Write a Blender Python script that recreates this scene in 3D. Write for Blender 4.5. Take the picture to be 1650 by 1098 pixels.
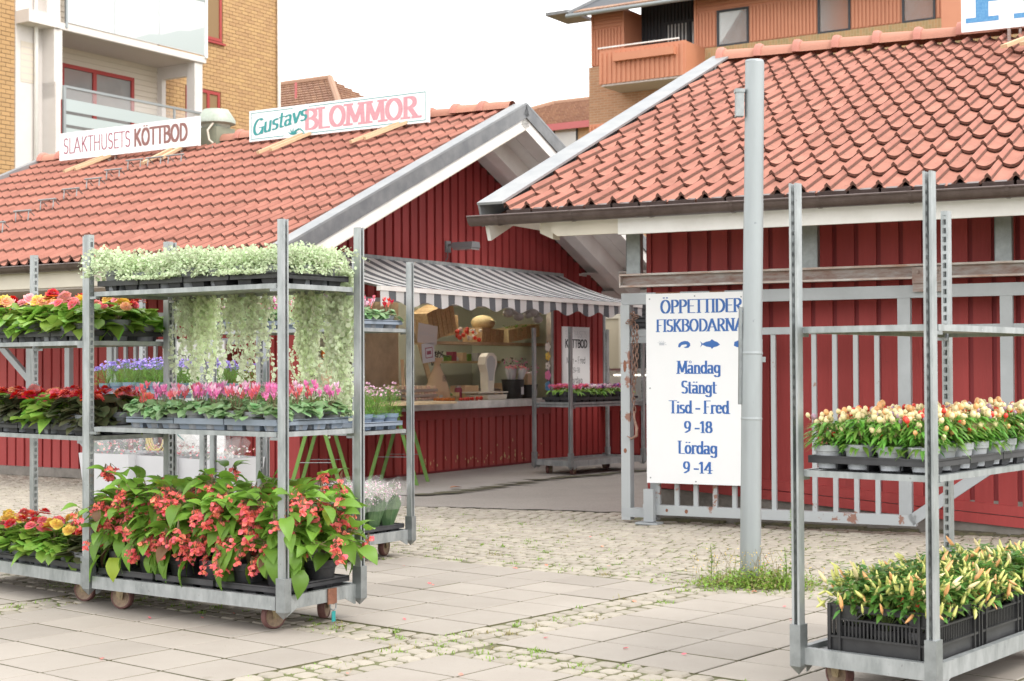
import bpy, math, random
from math import sin, cos, pi, radians, sqrt
from mathutils import Vector, Matrix, noise
random.seed(7)
for o in list(bpy.data.objects): bpy.data.objects.remove(o)
SC = bpy.context.scene
COL = SC.collection

# ------------------------------------------------------------------ camera
cd = bpy.data.cameras.new('camera')
cam = bpy.data.objects.new('camera', cd); COL.objects.link(cam)
cam.location = (0, 0, 1.2185)
cam.rotation_euler = (Matrix.Rotation(radians(90) + 0.0175, 3, 'X') @ Matrix.Rotation(-0.0043, 3, 'Z')).to_euler()
cd.sensor_width = 36; cd.lens = 52.87
cd.clip_start = 0.1; cd.clip_end = 2000
cd.dof.use_dof = True; cd.dof.focus_distance = 8.3; cd.dof.aperture_fstop = 6.3
SC.camera = cam
# ------------------------------------------------------------------ world: overcast day
SUN_EL, SUN_AZ = radians(48), radians(132)
world = bpy.data.worlds.new('World'); SC.world = world
world.use_nodes = True
nt = world.node_tree; nt.nodes.clear()
out = nt.nodes.new('ShaderNodeOutputWorld'); bg = nt.nodes.new('ShaderNodeBackground')
sky = nt.nodes.new('ShaderNodeTexSky'); sky.sky_type = 'NISHITA'; sky.sun_disc = False
sky.sun_elevation = SUN_EL; sky.sun_rotation = SUN_AZ
sky.air_density = 1.0; sky.dust_density = 3.0
hs = nt.nodes.new('ShaderNodeHueSaturation'); hs.inputs['Saturation'].default_value = 0.25
tc = nt.nodes.new('ShaderNodeTexCoord')
cn = nt.nodes.new('ShaderNodeTexNoise'); cn.inputs['Scale'].default_value = 2.2; cn.inputs['Detail'].default_value = 6
mr = nt.nodes.new('ShaderNodeMapRange'); mr.inputs[1].default_value = .3; mr.inputs[2].default_value = .7
mr.inputs[3].default_value = 9.6; mr.inputs[4].default_value = 10.8
mx = nt.nodes.new('ShaderNodeMix'); mx.data_type = 'RGBA'; mx.inputs[0].default_value = .85
nt.links.new(tc.outputs['Generated'], cn.inputs['Vector'])
nt.links.new(cn.outputs['Fac'], mr.inputs[0])
nt.links.new(sky.outputs[0], hs.inputs['Color'])
nt.links.new(hs.outputs[0], mx.inputs[6]); nt.links.new(mr.outputs[0], mx.inputs[7])
nt.links.new(mx.outputs[2], bg.inputs['Color'])
bg.inputs['Strength'].default_value = 0.12
nt.links.new(bg.outputs[0], out.inputs[0])
sd = bpy.data.lights.new('sun', 'SUN'); sd.energy = 0.8; sd.angle = radians(14); sd.color = (1, .96, .9)
so = bpy.data.objects.new('sun', sd); COL.objects.link(so)
so.rotation_euler = (radians(90) - SUN_EL, 0, radians(48))     # light from behind the camera, to its right
SC.view_settings.view_transform = 'Standard'; SC.view_settings.look = 'None'
SC.view_settings.exposure = 1.14; SC.view_settings.gamma = 1
SC.view_settings.use_curve_mapping = False
SC.cycles.max_bounces = 8; SC.cycles.transparent_max_bounces = 12

# ------------------------------------------------------------------ materials
def mat(name, col, rough=.6, metal=0, var=.0, nscale=8, namt=.0, col2=None, bump=0, bscale=60, isl=0, trans=0, alpha=1,
        spec=.5, streak=None, coord='Object', hue=.05, spots=()):
    m = bpy.data.materials.new(name); m.use_nodes = True
    N = m.node_tree.nodes; L = m.node_tree.links
    b = N['Principled BSDF']
    b.inputs['Roughness'].default_value = rough; b.inputs['Metallic'].default_value = metal
    b.inputs['Specular IOR Level'].default_value = spec
    cur = None
    tcn = N.new('ShaderNodeTexCoord'); gpos = N.new('ShaderNodeNewGeometry')
    base = N.new('ShaderNodeRGB'); base.outputs[0].default_value = (*col, 1); cur = base.outputs[0]
    if namt > 0 or col2:
        nz = N.new('ShaderNodeTexNoise'); nz.inputs['Scale'].default_value = nscale; nz.inputs['Detail'].default_value = 5
        nz.inputs['Roughness'].default_value = .65
        src = gpos.outputs['Position'] if coord == 'World' else tcn.outputs[coord]
        if streak:
            mp = N.new('ShaderNodeMapping'); mp.inputs['Scale'].default_value = streak
            L.new(src, mp.inputs[0]); src = mp.outputs[0]
        L.new(src, nz.inputs['Vector'])
        rp = N.new('ShaderNodeValToRGB'); rp.color_ramp.elements[0].position = .35; rp.color_ramp.elements[1].position = .68
        L.new(nz.outputs['Fac'], rp.inputs[0])
        mxx = N.new('ShaderNodeMix'); mxx.data_type = 'RGBA'
        c2 = col2 or tuple(c * (1 - namt) for c in col)
        L.new(rp.outputs[0], mxx.inputs[0]); L.new(cur, mxx.inputs[6]); mxx.inputs[7].default_value = (*c2, 1)
        if namt and col2:
            mul = N.new('ShaderNodeMath'); mul.operation = 'MULTIPLY'; mul.inputs[1].default_value = namt
            L.new(rp.outputs[0], mul.inputs[0]); L.new(mul.outputs[0], mxx.inputs[0])
        cur = mxx.outputs[2]
    if spots:
        # small dark (or light) specks: (scale, threshold, colour)
        for (sc_, th_s, cs_) in spots:
            n2 = N.new('ShaderNodeTexNoise'); n2.inputs['Scale'].default_value = sc_; n2.inputs['Detail'].default_value = 3
            L.new(gpos.outputs['Position'], n2.inputs['Vector'])
            r2 = N.new('ShaderNodeValToRGB'); r2.color_ramp.elements[0].position = th_s; r2.color_ramp.elements[1].position = th_s + .05
            L.new(n2.outputs['Fac'], r2.inputs[0]); m2_ = N.new('ShaderNodeMix'); m2_.data_type = 'RGBA'
            f2 = N.new('ShaderNodeMath'); f2.operation = 'MULTIPLY'; f2.inputs[1].default_value = .75
            L.new(r2.outputs[0], f2.inputs[0]); L.new(f2.outputs[0], m2_.inputs[0]); L.new(cur, m2_.inputs[6]); m2_.inputs[7].default_value = (*cs_, 1); cur = m2_.outputs[2]
    if var > 0 or isl > 0:
        h = N.new('ShaderNodeHueSaturation')
        oi = N.new('ShaderNodeObjectInfo'); ge = N.new('ShaderNodeNewGeometry')
        ma = N.new('ShaderNodeMath'); ma.operation = 'MULTIPLY_ADD'; ma.inputs[1].default_value = 2 * var; ma.inputs[2].default_value = 1 - var - isl
        L.new(oi.outputs['Random'], ma.inputs[0])
        mb = N.new('ShaderNodeMath'); mb.operation = 'MULTIPLY_ADD'; mb.inputs[1].default_value = 2 * isl
        L.new(ge.outputs['Random Per Island'], mb.inputs[0]); L.new(ma.outputs[0], mb.inputs[2])
        L.new(mb.outputs[0], h.inputs['Value'])
        mh = N.new('ShaderNodeMath'); mh.operation = 'MULTIPLY_ADD'; mh.inputs[1].default_value = hue; mh.inputs[2].default_value = .5 - hue/2
        L.new(ge.outputs['Random Per Island'], mh.inputs[0]); L.new(mh.outputs[0], h.inputs['Hue'])
        L.new(cur, h.inputs['Color']); cur = h.outputs[0]
    L.new(cur, b.inputs['Base Color'])
    if bump:
        bn = N.new('ShaderNodeTexNoise'); bn.inputs['Scale'].default_value = bscale; bn.inputs['Detail'].default_value = 4
        src = gpos.outputs['Position'] if coord == 'World' else tcn.outputs[coord]
        if streak:
            mp = N.new('ShaderNodeMapping'); mp.inputs['Scale'].default_value = streak
            L.new(src, mp.inputs[0]); src = mp.outputs[0]
        L.new(src, bn.inputs['Vector'])
        bp = N.new('ShaderNodeBump'); bp.inputs['Strength'].default_value = bump; bp.inputs['Distance'].default_value = .01
        L.new(bn.outputs['Fac'], bp.inputs['Height']); L.new(bp.outputs[0], b.inputs['Normal'])
    if trans:
        # thin leaf: part of the light passes through
        tr = N.new('ShaderNodeBsdfTranslucent'); L.new(cur, tr.inputs[0])
        ms = N.new('ShaderNodeMixShader'); ms.inputs[0].default_value = trans
        L.new(b.outputs[0], ms.inputs[1]); L.new(tr.outputs[0], ms.inputs[2])
        L.new(ms.outputs[0], N['Material Output'].inputs[0])
    if alpha < 1: b.inputs['Alpha'].default_value = alpha
    return m

def glassy(name, col=(.9, .95, .95), alpha=.25, rough=.05):
    m = mat(name, col, rough=rough, spec=.8); m.node_tree.nodes['Principled BSDF'].inputs['Alpha'].default_value = alpha
    return m

M = {}
M['tile'] = mat('clay_tile', (.42, .187, .140), .85, var=.07, isl=.04, nscale=3.0, namt=.65, col2=(.27, .115, .085), bump=.25, bscale=90, hue=.004, spec=.25, coord='World', spots=((26, .66, (.22, .12, .085)), (9, .68, (.33, .19, .14))))
M['tile_edge'] = mat('lichen_edge_and_seam_shade', (.22, .095, .07), .9, nscale=60, namt=.9, col2=(.08, .05, .035), bump=.8, bscale=120)  # front rims; the same dark colour paints the shadow line beside each roll
M['tile_ridge'] = mat('ridge_tile', (.46, .19, .145), .8, var=.10, nscale=12, namt=.4, col2=(.36, .15, .12), bump=.4, bscale=60)
M['red'] = mat('red_paint', (.38, .052, .058), .6, var=.09, nscale=9, namt=.7, col2=(.30, .042, .046), bump=.35, bscale=60, streak=(1, 1, .07), spec=.35, coord='World', spots=((38, .74, (.20, .05, .045)),))
M['redworn'] = mat('worn_red_paint', (.38, .045, .048), .6, var=.07, nscale=9, namt=.75, col2=(.27, .03, .032), bump=.35, bscale=60, streak=(1, 1, .07), coord='World', spots=((34, .72, (.17, .04, .035)),))
M['redback'] = mat('red_backing', (.24, .028, .032), .7)
M['bare'] = mat('bare_wood_chip', (.55, .38, .18), .8)
M['white'] = mat('white_paint', (.82, .80, .77), .5, nscale=2.5, namt=.5, col2=(.60, .57, .53), bump=.1, bscale=20)
M['cream'] = mat('cream_board', (.66, .60, .50), .6, nscale=3, namt=.5, col2=(.54, .49, .41))
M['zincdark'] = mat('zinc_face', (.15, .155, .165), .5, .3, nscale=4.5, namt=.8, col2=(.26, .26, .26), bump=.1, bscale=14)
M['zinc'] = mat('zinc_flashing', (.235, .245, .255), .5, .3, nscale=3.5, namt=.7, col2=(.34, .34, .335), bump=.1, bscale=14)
M['gutter'] = mat('brown_gutter', (.085, .06, .055), .35, .2, nscale=12, namt=.5, col2=(.17, .13, .12))
M['galv'] = mat('galvanised_steel', (.31, .33, .335), .42, .6, nscale=16, namt=.7, col2=(.20, .215, .215), bump=.08, bscale=40)
M['galvlight'] = mat('galvanised_light', (.42, .44, .445), .45, .45, nscale=14, namt=.85, col2=(.22, .24, .24), bump=.08, bscale=50, streak=(1, 1, .35), coord='World', spots=((90, .70, (.16, .15, .14)), (60, .72, (.55, .57, .57))))
M['deck'] = mat('deck_plate', (.30, .30, .30), .45, .6, nscale=6, namt=.7, col2=(.16, .16, .16))
M['grey'] = mat('grey_gate_paint', (.39, .41, .425), .55, .1, nscale=4, namt=.7, col2=(.30, .315, .325), bump=.1, bscale=15)
M['greyrust'] = mat('grey_rusting_paint', (.41, .43, .44), .6, .1, nscale=4.5, namt=.95, col2=(.27, .13, .09), bump=.2, bscale=15)
for _n in M['greyrust'].node_tree.nodes:
    if _n.type == 'VALTORGB': _n.color_ramp.elements[0].position = .60; _n.color_ramp.elements[1].position = .63
M['rust'] = mat('rust', (.28, .12, .07), .9, nscale=25, namt=.8, col2=(.16, .07, .05), bump=.5, bscale=60)
M['galvrust'] = mat('flange_steel', (.55, .54, .52), .5, .4, nscale=5, namt=.9, col2=(.34, .19, .13), streak=(1, 1, 4))
M['rustgrey'] = mat('rusty_steel', (.36, .33, .31), .6, .4, nscale=7, namt=.9, col2=(.22, .11, .08), streak=(1, 1, 4))
M['pole'] = mat('pole_galvanised', (.37, .40, .41), .5, .4, nscale=5, namt=.6, col2=(.29, .31, .32), bump=.08, bscale=30, streak=(1, 1, .2), coord='World', spots=((30, .72, (.24, .255, .26)),))
M['tyre'] = mat('wheel_rubber', (.17, .075, .065), .7, nscale=30, namt=.5)
M['rim'] = mat('wheel_disc', (.34, .24, .16), .6, nscale=40, namt=.5)
M['fork'] = mat('wheel_fork', (.42, .33, .20), .4, .5, nscale=20, namt=.5)
M['black'] = mat('black_plastic', (.018, .018, .02), .45, nscale=9, namt=.6, col2=(.05, .05, .05))
M['blacktray'] = mat('black_tray', (.028, .028, .032), .5, nscale=9, namt=.6, col2=(.07, .07, .075))
M['bluetray'] = mat('blue_grey_tray', (.20, .24, .30), .5, nscale=9, namt=.5, col2=(.27, .30, .35))
M['greypot'] = mat('grey_pot', (.24, .25, .27), .55, var=.1)
M['whitepot'] = mat('pale_pot', (.40, .415, .44), .5, var=.06)
M['bluepot'] = mat('blue_pot', (.15, .20, .28), .5, var=.1)
M['soil'] = mat('soil', (.05, .035, .025), .95, bump=.6, bscale=90)
def leafmat(n, c, t=.32, isl=.28, rough=.45, spec=.4, c2=None, vr=.10): return mat(n, c, rough, var=vr, isl=isl, trans=t, spec=spec, nscale=22, namt=.7 if c2 else 0, col2=c2)
M['leaf'] = leafmat('begonia_leaf', (.20, .37, .055), c2=(.30, .46, .075))
M['leafbig'] = leafmat('angel_wing_leaf', (.19, .36, .045), rough=.42, spec=.4, isl=.0, vr=.30, c2=(.21, .36, .06))
M['leafyellow'] = leafmat('lime_leaf', (.36, .45, .05), isl=.0)
M['leafbrown'] = leafmat('bronze_leaf', (.15, .075, .035), isl=.0)
M['leafdark'] = leafmat('dark_leaf', (.08, .11, .045), c2=(.11, .075, .045))
M['cycleaf'] = leafmat('cyclamen_leaf', (.15, .30, .10), c2=(.36, .48, .30))
M['silver'] = leafmat('silver_leaf', (.60, .68, .46), t=.45, isl=.34, rough=.7)
M['silvertrail'] = leafmat('trailing_silver_leaf', (.80, .86, .66), t=.55, isl=.25, rough=.7)
M['fine'] = leafmat('fine_leaf', (.20, .42, .06))
M['pepleaf'] = leafmat('pepper_leaf', (.17, .36, .055))
M['chileaf'] = leafmat('chili_leaf', (.13, .27, .05))
M['weed'] = leafmat('weed_leaf', (.22, .34, .05))
M['dryweed'] = leafmat('dry_weed', (.28, .24, .10))
M['stem'] = mat('stem', (.16, .12, .06), .7)
M['greenstem'] = mat('green_stem', (.14, .2, .05), .6)
def petal(n, c, isl=.12): return mat(n, c, .5, isl=isl, var=.05, trans=.3, spec=.3)
M['coral'] = petal('coral_petal', (.98, .24, .20), .08)
M['pred'] = petal('red_petal', (.62, .010, .018))
M['ppink'] = petal('pink_petal', (.85, .20, .24))
M['pyellow'] = petal('yellow_petal', (.85, .58, .13))
M['ppeach'] = petal('peach_petal', (.86, .45, .25))
M['pmag'] = petal('magenta_petal', (.88, .28, .55))
M['plila'] = petal('lilac_pink_petal', (.90, .58, .74))
M['psalmon'] = petal('salmon_petal', (.92, .42, .46))
M['pwhite'] = petal('white_petal', (.82, .78, .75))
M['pviolet'] = petal('violet_petal', (.42, .32, .72))
M['pdark'] = petal('plum_petal', (.12, .02, .10))
M['fr_cream'] = mat('cream_fruit', (.84, .68, .38), .3, var=.08)
M['fr_or'] = mat('orange_fruit', (.86, .42, .18), .25, var=.1)
M['fr_red'] = mat('red_fruit', (.70, .03, .03), .25, var=.1)
M['fr_vio'] = mat('violet_fruit', (.44, .28, .36), .25, var=.1)
M['fr_yel'] = mat('yellow_green_fruit', (.66, .64, .20), .3, var=.12)
M['slab'] = mat('paving_slab', (.345, .307, .268), .85, var=.08, nscale=1.6, namt=.7, col2=(.285, .25, .215), bump=.35, bscale=170, coord='World', spots=((55, .69, (.19, .165, .135)), (120, .70, (.45, .41, .37)), (7, .70, (.25, .22, .18))))
M['cobble'] = mat('cobble', (.35, .31, .255), .85, var=.13, isl=.10, nscale=16, namt=.4, col2=(.26, .235, .20), bump=.3, bscale=120, hue=.01, coord='World', spots=((70, .68, (.16, .145, .11)),))
M['joint'] = mat('joint_earth', (.13, .112, .07), .95, nscale=1.7, namt=1.0, col2=(.125, .14, .05), bump=.6, bscale=80, coord='Object')
M['asphalt'] = mat('asphalt', (.31, .28, .25), .9, nscale=1.1, namt=.6, col2=(.24, .215, .19), bump=.35, bscale=300, coord='World', spots=((45, .60, (.19, .17, .15)), (60, .66, (.44, .41, .37))))
M['concrete'] = mat('concrete', (.35, .32, .295), .88, nscale=1.2, namt=.7, col2=(.26, .235, .21), bump=.2, bscale=90, coord='World', spots=((14, .66, (.22, .20, .175)),))
M['footing'] = mat('footing', (.25, .225, .20), .9, nscale=6, namt=.7, col2=(.12, .105, .09), bump=.5, bscale=40)
M['dirt'] = mat('dirt_line', (.09, .08, .06), .95, nscale=12, namt=.8, col2=(.16, .15, .07), bump=.6, bscale=60)
M['signwhite'] = mat('sign_white', (.82, .82, .83), .35, nscale=3, namt=.25, col2=(.74, .75, .76))
M['blue'] = mat('blue_print', (.035, .13, .40), .5)
M['bluelight'] = mat('pale_blue_print', (.05, .22, .48), .5, nscale=40, namt=.8, col2=(.14, .36, .58))
M['greyprint'] = mat('faded_grey_print', (.50, .52, .56), .5)
M['maroon'] = mat('maroon_print', (.30, .055, .10), .5)
M['brownprint'] = mat('brown_print', (.24, .105, .09), .5)
M['pinkprint'] = mat('faded_pink_print', (.56, .25, .29), .5, nscale=30, namt=.6, col2=(.62, .36, .39))
M['teal'] = mat('teal_print', (.02, .27, .27), .5)
M['darkprint'] = mat('dark_print', (.03, .03, .04), .5)
M['wood'] = mat('pale_wood', (.62, .44, .27), .7, nscale=3, namt=.5, col2=(.50, .34, .20), streak=(1, 8, 8))
M['woodshelf'] = mat('shelf_wood', (.70, .54, .33), .6, nscale=3, namt=.4)
M['steel'] = mat('stainless', (.55, .53, .51), .3, .8, nscale=5, namt=.4)
M['room'] = mat('room_wall', (.66, .70, .60), .8)
M['roombrown'] = mat('brown_panel', (.58, .46, .31), .6, nscale=3, namt=.4)
M['roomceil'] = mat('room_ceiling', (.62, .60, .54), .8)
M['basket'] = mat('wicker', (.55, .39, .22), .8, var=.1, nscale=40, namt=.8, col2=(.32, .21, .12), bump=.7, bscale=90)
M['basketpale'] = mat('pale_wicker', (.82, .68, .40), .8, var=.1, nscale=50, namt=.7, col2=(.6, .46, .24), bump=.6, bscale=90)
M['egg'] = mat('egg', (.78, .56, .40), .5, var=.1)
M['eggtray'] = mat('egg_tray', (.45, .38, .32), .9)
M['scale'] = mat('scale_enamel', (.80, .75, .65), .35)
M['kraft'] = mat('kraft_paper', (.66, .48, .32), .8)
M['cello'] = glassy('cellophane', (.95, .95, .95), .10, .12)
M['foil'] = mat('green_wrap', (.05, .11, .045), .3, nscale=14, namt=.7, col2=(.12, .20, .08), spec=.7)
M['card'] = mat('white_card', (.58, .58, .60), .6, nscale=3, namt=.4, col2=(.50,.50,.52))
M['hose'] = mat('yellow_hose', (.72, .58, .22), .5)
M['ladder'] = mat('green_trestle', (.14, .27, .05), .5, nscale=15, namt=.6, col2=(.12, .22, .05))
M['chain'] = mat('rusty_chain', (.36, .22, .17), .6, .5, nscale=20, namt=.6)
M['orange'] = mat('orange_pumpkin', (.62, .17, .02), .5)
M['tomato'] = mat('tomato', (.65, .05, .03), .3)
M['shutter'] = mat('dark_shutter', (.035, .035, .04), .5)
M['door'] = mat('cream_door', (.55, .48, .36), .6)
M['yellowbrick'] = mat('yellow_brick', (.43, .265, .13), .85, var=.06, isl=.09, nscale=8, namt=.4, col2=(.44, .26, .10), bump=.3, bscale=40, hue=.008)
M['mortar'] = mat('mortar', (.25, .16, .08), .9)
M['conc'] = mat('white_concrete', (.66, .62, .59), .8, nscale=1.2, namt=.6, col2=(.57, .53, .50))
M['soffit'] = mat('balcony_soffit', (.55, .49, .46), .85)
M['siding'] = mat('beige_siding', (.62, .55, .46), .7)
M['redframe'] = mat('red_window_frame', (.34, .035, .03), .5)
M['pane'] = mat('window_pane', (.22, .22, .22), .08, spec=1.0, nscale=.8, namt=.6, col2=(.34, .32, .30))
M['palepane'] = mat('curtained_pane', (.60, .61, .60), .12, spec=.8, nscale=.7, namt=.5, col2=(.50, .52, .53))
M['railpane'] = mat('frosted_pane', (.42, .475, .475), .2, spec=.6)
M['railpane2'] = mat('mirror_pane', (.56, .59, .60), .08, .0, spec=1.0)
M['railsteel'] = mat('rail_steel', (.33, .36, .37), .4, .5)
M['orangeclad'] = mat('orange_cladding', (.56, .235, .135), .6, nscale=2, namt=.4, col2=(.48, .19, .11))
M['darkclad'] = mat('dark_cladding', (.035, .038, .045), .6)
M['tanbrick'] = mat('tan_brick', (.40, .23, .125), .85)
M['fartile'] = mat('brown_far_tile', (.36, .21, .14), .85, isl=.12, nscale=5, namt=.5, col2=(.27, .16, .11), bump=.3, hue=.01)
M['farfascia'] = mat('far_red_fascia', (.45, .12, .12), .6)
M['farwall'] = mat('far_ochre_wall', (.62, .40, .22), .8, nscale=2, namt=.3)
M['vent'] = mat('green_zinc_cowl', (.42, .45, .40), .6, .2, nscale=6, namt=.7, col2=(.25, .30, .22), bump=.2, bscale=20)
M['ventbox'] = mat('olive_vent_box', (.20, .215, .155), .7, nscale=4, namt=.6, col2=(.27, .27, .20))
M['lampgrey'] = mat('lamp_grey', (.16, .16, .165), .5)
M['leafdry'] = mat('dry_fallen_leaf', (.45, .22, .13), .8)

# brick pattern material for far, tiny bricks
def brickmat(name, c1, c2, mortar, w, h, swap=False):
    m = mat(name, c1, .85); N = m.node_tree.nodes; L = m.node_tree.links
    t = N.new('ShaderNodeTexCoord'); s = N.new('ShaderNodeSeparateXYZ'); c = N.new('ShaderNodeCombineXYZ')
    L.new(t.outputs['Object'], s.inputs[0])
    if swap: L.new(s.outputs['Z'], c.inputs[0]); L.new(s.outputs['X'], c.inputs[1])
    else: L.new(s.outputs['X'], c.inputs[0]); L.new(s.outputs['Z'], c.inputs[1])
    b = N.new('ShaderNodeTexBrick'); L.new(c.outputs[0], b.inputs['Vector'])
    b.inputs['Color1'].default_value = (*c1, 1); b.inputs['Color2'].default_value = (*c2, 1); b.inputs['Mortar'].default_value = (*mortar, 1)
    b.inputs['Scale'].default_value = 1; b.inputs['Brick Width'].default_value = w; b.inputs['Row Height'].default_value = h
    b.inputs['Mortar Size'].default_value = .008
    L.new(b.outputs['Color'], N['Principled BSDF'].inputs['Base Color'])
    return m
M['soldier'] = brickmat('soldier_brick', (.46, .27, .13), (.33, .25, .12), (.45, .33, .2), .23, .085, True)
M['tanbrick'] = brickmat('tan_brick_courses', (.46, .25, .14), (.38, .20, .11), (.46, .34, .24), .24, .08)

# ------------------------------------------------------------------ mesh builder
class MB:
    def __init__(s): s.v = []; s.f = []; s.m = []
    def add(s, vs, fs, mi=0):
        o = len(s.v); s.v.extend(vs)
        for f in fs: s.f.append([i + o for i in f]); s.m.append(mi)
    def box(s, x0, x1, y0, y1, z0, z1, mi=0, T=None):
        vs = [Vector(p) for p in ((x0,y0,z0),(x1,y0,z0),(x1,y1,z0),(x0,y1,z0),(x0,y0,z1),(x1,y0,z1),(x1,y1,z1),(x0,y1,z1))]
        if T: vs = [T @ v for v in vs]
        s.add([tuple(v) for v in vs], [(0,3,2,1),(4,5,6,7),(0,1,5,4),(1,2,6,5),(2,3,7,6),(3,0,4,7)], mi)
    def beam(s, a, b, w, h, mi=0, up=(0,0,1)):
        a = Vector(a); b = Vector(b); d = b - a; L = d.length; d = d.normalized()
        x = Vector(up).cross(d)
        if x.length < 1e-4: x = Vector((1,0,0))
        x.normalize(); y = d.cross(x)
        T = Matrix(((x.x,d.x,y.x,a.x),(x.y,d.y,y.y,a.y),(x.z,d.z,y.z,a.z),(0,0,0,1)))
        s.box(-w/2, w/2, 0, L, -h/2, h/2, mi, T)
    def tube(s, pts, r, n=8, mi=0, cap=True):
        pts = [Vector(p) for p in pts]; rs = r if isinstance(r, (list, tuple)) else [r] * len(pts)
        rings = []; prev = None
        for i, p in enumerate(pts):
            d = (pts[min(i+1, len(pts)-1)] - pts[max(i-1, 0)]).normalized()
            if prev is None: x = d.orthogonal().normalized()
            else:
                x = prev - d * prev.dot(d)
                x = x.normalized() if x.length > 1e-5 else d.orthogonal().normalized()
            prev = x; y = d.cross(x)
            rings.append([tuple(p + (x * cos(2*pi*k/n) + y * sin(2*pi*k/n)) * rs[i]) for k in range(n)])
        vs = [q for R in rings for q in R]; fs = []
        for i in range(len(pts) - 1):
            for k in range(n):
                a = i*n + k; b = i*n + (k+1) % n; fs.append((a, b, b + n, a + n))
        if cap: fs.append(tuple(range(n))[::-1]); fs.append(tuple(range((len(pts)-1)*n, len(pts)*n)))
        s.add(vs, fs, mi)
    def lathe(s, prof, n=16, c=(0,0,0), mi=0, T=None):
        vs = []; fs = []
        for (r, z) in prof:
            for k in range(n):
                v = Vector((c[0] + r*cos(2*pi*k/n), c[1] + r*sin(2*pi*k/n), c[2] + z)); vs.append(tuple(T @ v) if T else tuple(v))
        for i in range(len(prof) - 1):
            for k in range(n):
                a = i*n + k; b = i*n + (k+1) % n; fs.append((a, b, b + n, a + n))
        s.add(vs, fs, mi)
    def disc(s, c, r, n=16, mi=0):
        s.add([(c[0]+r*cos(2*pi*k/n), c[1]+r*sin(2*pi*k/n), c[2]) for k in range(n)], [tuple(range(n))], mi)
    def ball(s, c, r, n=8, m=5, mi=0, sc=(1,1,1), T=None):
        prof = []
        vs = []; fs = []
        for i in range(m + 1):
            a = -pi/2 + pi*i/m; rr = max(cos(a), .02)
            for k in range(n):
                v = Vector((rr*cos(2*pi*k/n)*sc[0]*r, rr*sin(2*pi*k/n)*sc[1]*r, sin(a)*sc[2]*r))
                if T: v = T @ v
                vs.append(tuple(v + Vector(c)))
        for i in range(m):
            for k in range(n):
                a = i*n + k; b = i*n + (k+1) % n; fs.append((a, b, b+n, a+n))
        s.add(vs, fs, mi)
    def prism(s, poly, axis, a0, a1, mi=0):
        """poly in the two other axes (in cyclic order), extruded along axis"""
        n = len(poly)
        def P(p, t):
            return {'x': (t, p[0], p[1]), 'y': (p[0], t, p[1]), 'z': (p[0], p[1], t)}[axis]
        vs = [P(p, a0) for p in poly] + [P(p, a1) for p in poly]
        fs = [tuple(range(n)), tuple(range(n, 2*n))[::-1]] + [(k, k+n, (k+1) % n + n, (k+1) % n) for k in range(n)]
        s.add(vs, fs, mi)
    def leaf(s, base, d, up, L, W, droop=.2, mi=0, seg=4, fold=.15, shape=0):
        """a leaf: midrib from base along d, bending down, two halves folded along the rib"""
        base = Vector(base); d = Vector(d).normalized(); up = Vector(up)
        side = d.cross(up)
        if side.length < 1e-3: side = d.orthogonal()
        side.normalize(); nrm = side.cross(d).normalized()
        prof = {0: lambda t: sin(pi * min(1, t*1.0 + .04) ** .75) , 1: lambda t: sqrt(max(0, 1 - (2*t-1)**2)), 2: lambda t: sin(pi * (t**.6))}[shape]
        vs = []
        for i in range(seg + 1):
            t = i / seg
            c = base + d * (L*t) + Vector((0,0,-1)) * (droop * L * t*t)
            w = W * .5 * max(prof(t), 0 if i in (0, seg) else .05)
            if i in (0, seg): w = W * (.08 if i == 0 and shape != 1 else .02)
            vs += [tuple(c - side*w + nrm*(fold*w)), tuple(c), tuple(c + side*w + nrm*(fold*w))]
        fs = []
        for i in range(seg):
            a = 3*i; fs += [(a, a+1, a+4, a+3), (a+1, a+2, a+5, a+4)]
        s.add(vs, fs, mi)
    def chip(s, c, nrm, r, mi=0, n=6, st=1.0):
        """small flat round leaf or petal"""
        nrm = Vector(nrm).normalized(); x = nrm.orthogonal().normalized(); y = nrm.cross(x); c = Vector(c)
        a0 = random.random() * 6
        s.add([tuple(c + (x*cos(a0+2*pi*k/n)*st + y*sin(a0+2*pi*k/n))*r) for k in range(n)], [tuple(range(n))], mi)
    def mesh(s, name, mats, smooth=False):
        me = bpy.data.meshes.new(name); me.from_pydata([tuple(v) for v in s.v], [], s.f)
        for m in (mats if isinstance(mats, (list, tuple)) else [mats]): me.materials.append(M[m] if isinstance(m, str) else m)
        me.polygons.foreach_set('material_index', s.m)
        if smooth is True: me.polygons.foreach_set('use_smooth', [True] * len(s.f))
        elif isinstance(smooth, (int, float)) and smooth: 
            me.polygons.foreach_set('use_smooth', [True] * len(s.f)); me.set_sharp_from_angle(angle=radians(smooth))
        me.update(); return me
    def build(s, name, mats, parent=None, smooth=False, loc=None, rot=None, stuff=False):
        return put(name, s.mesh(name, mats, smooth), parent, loc, rot, stuff)

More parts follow.
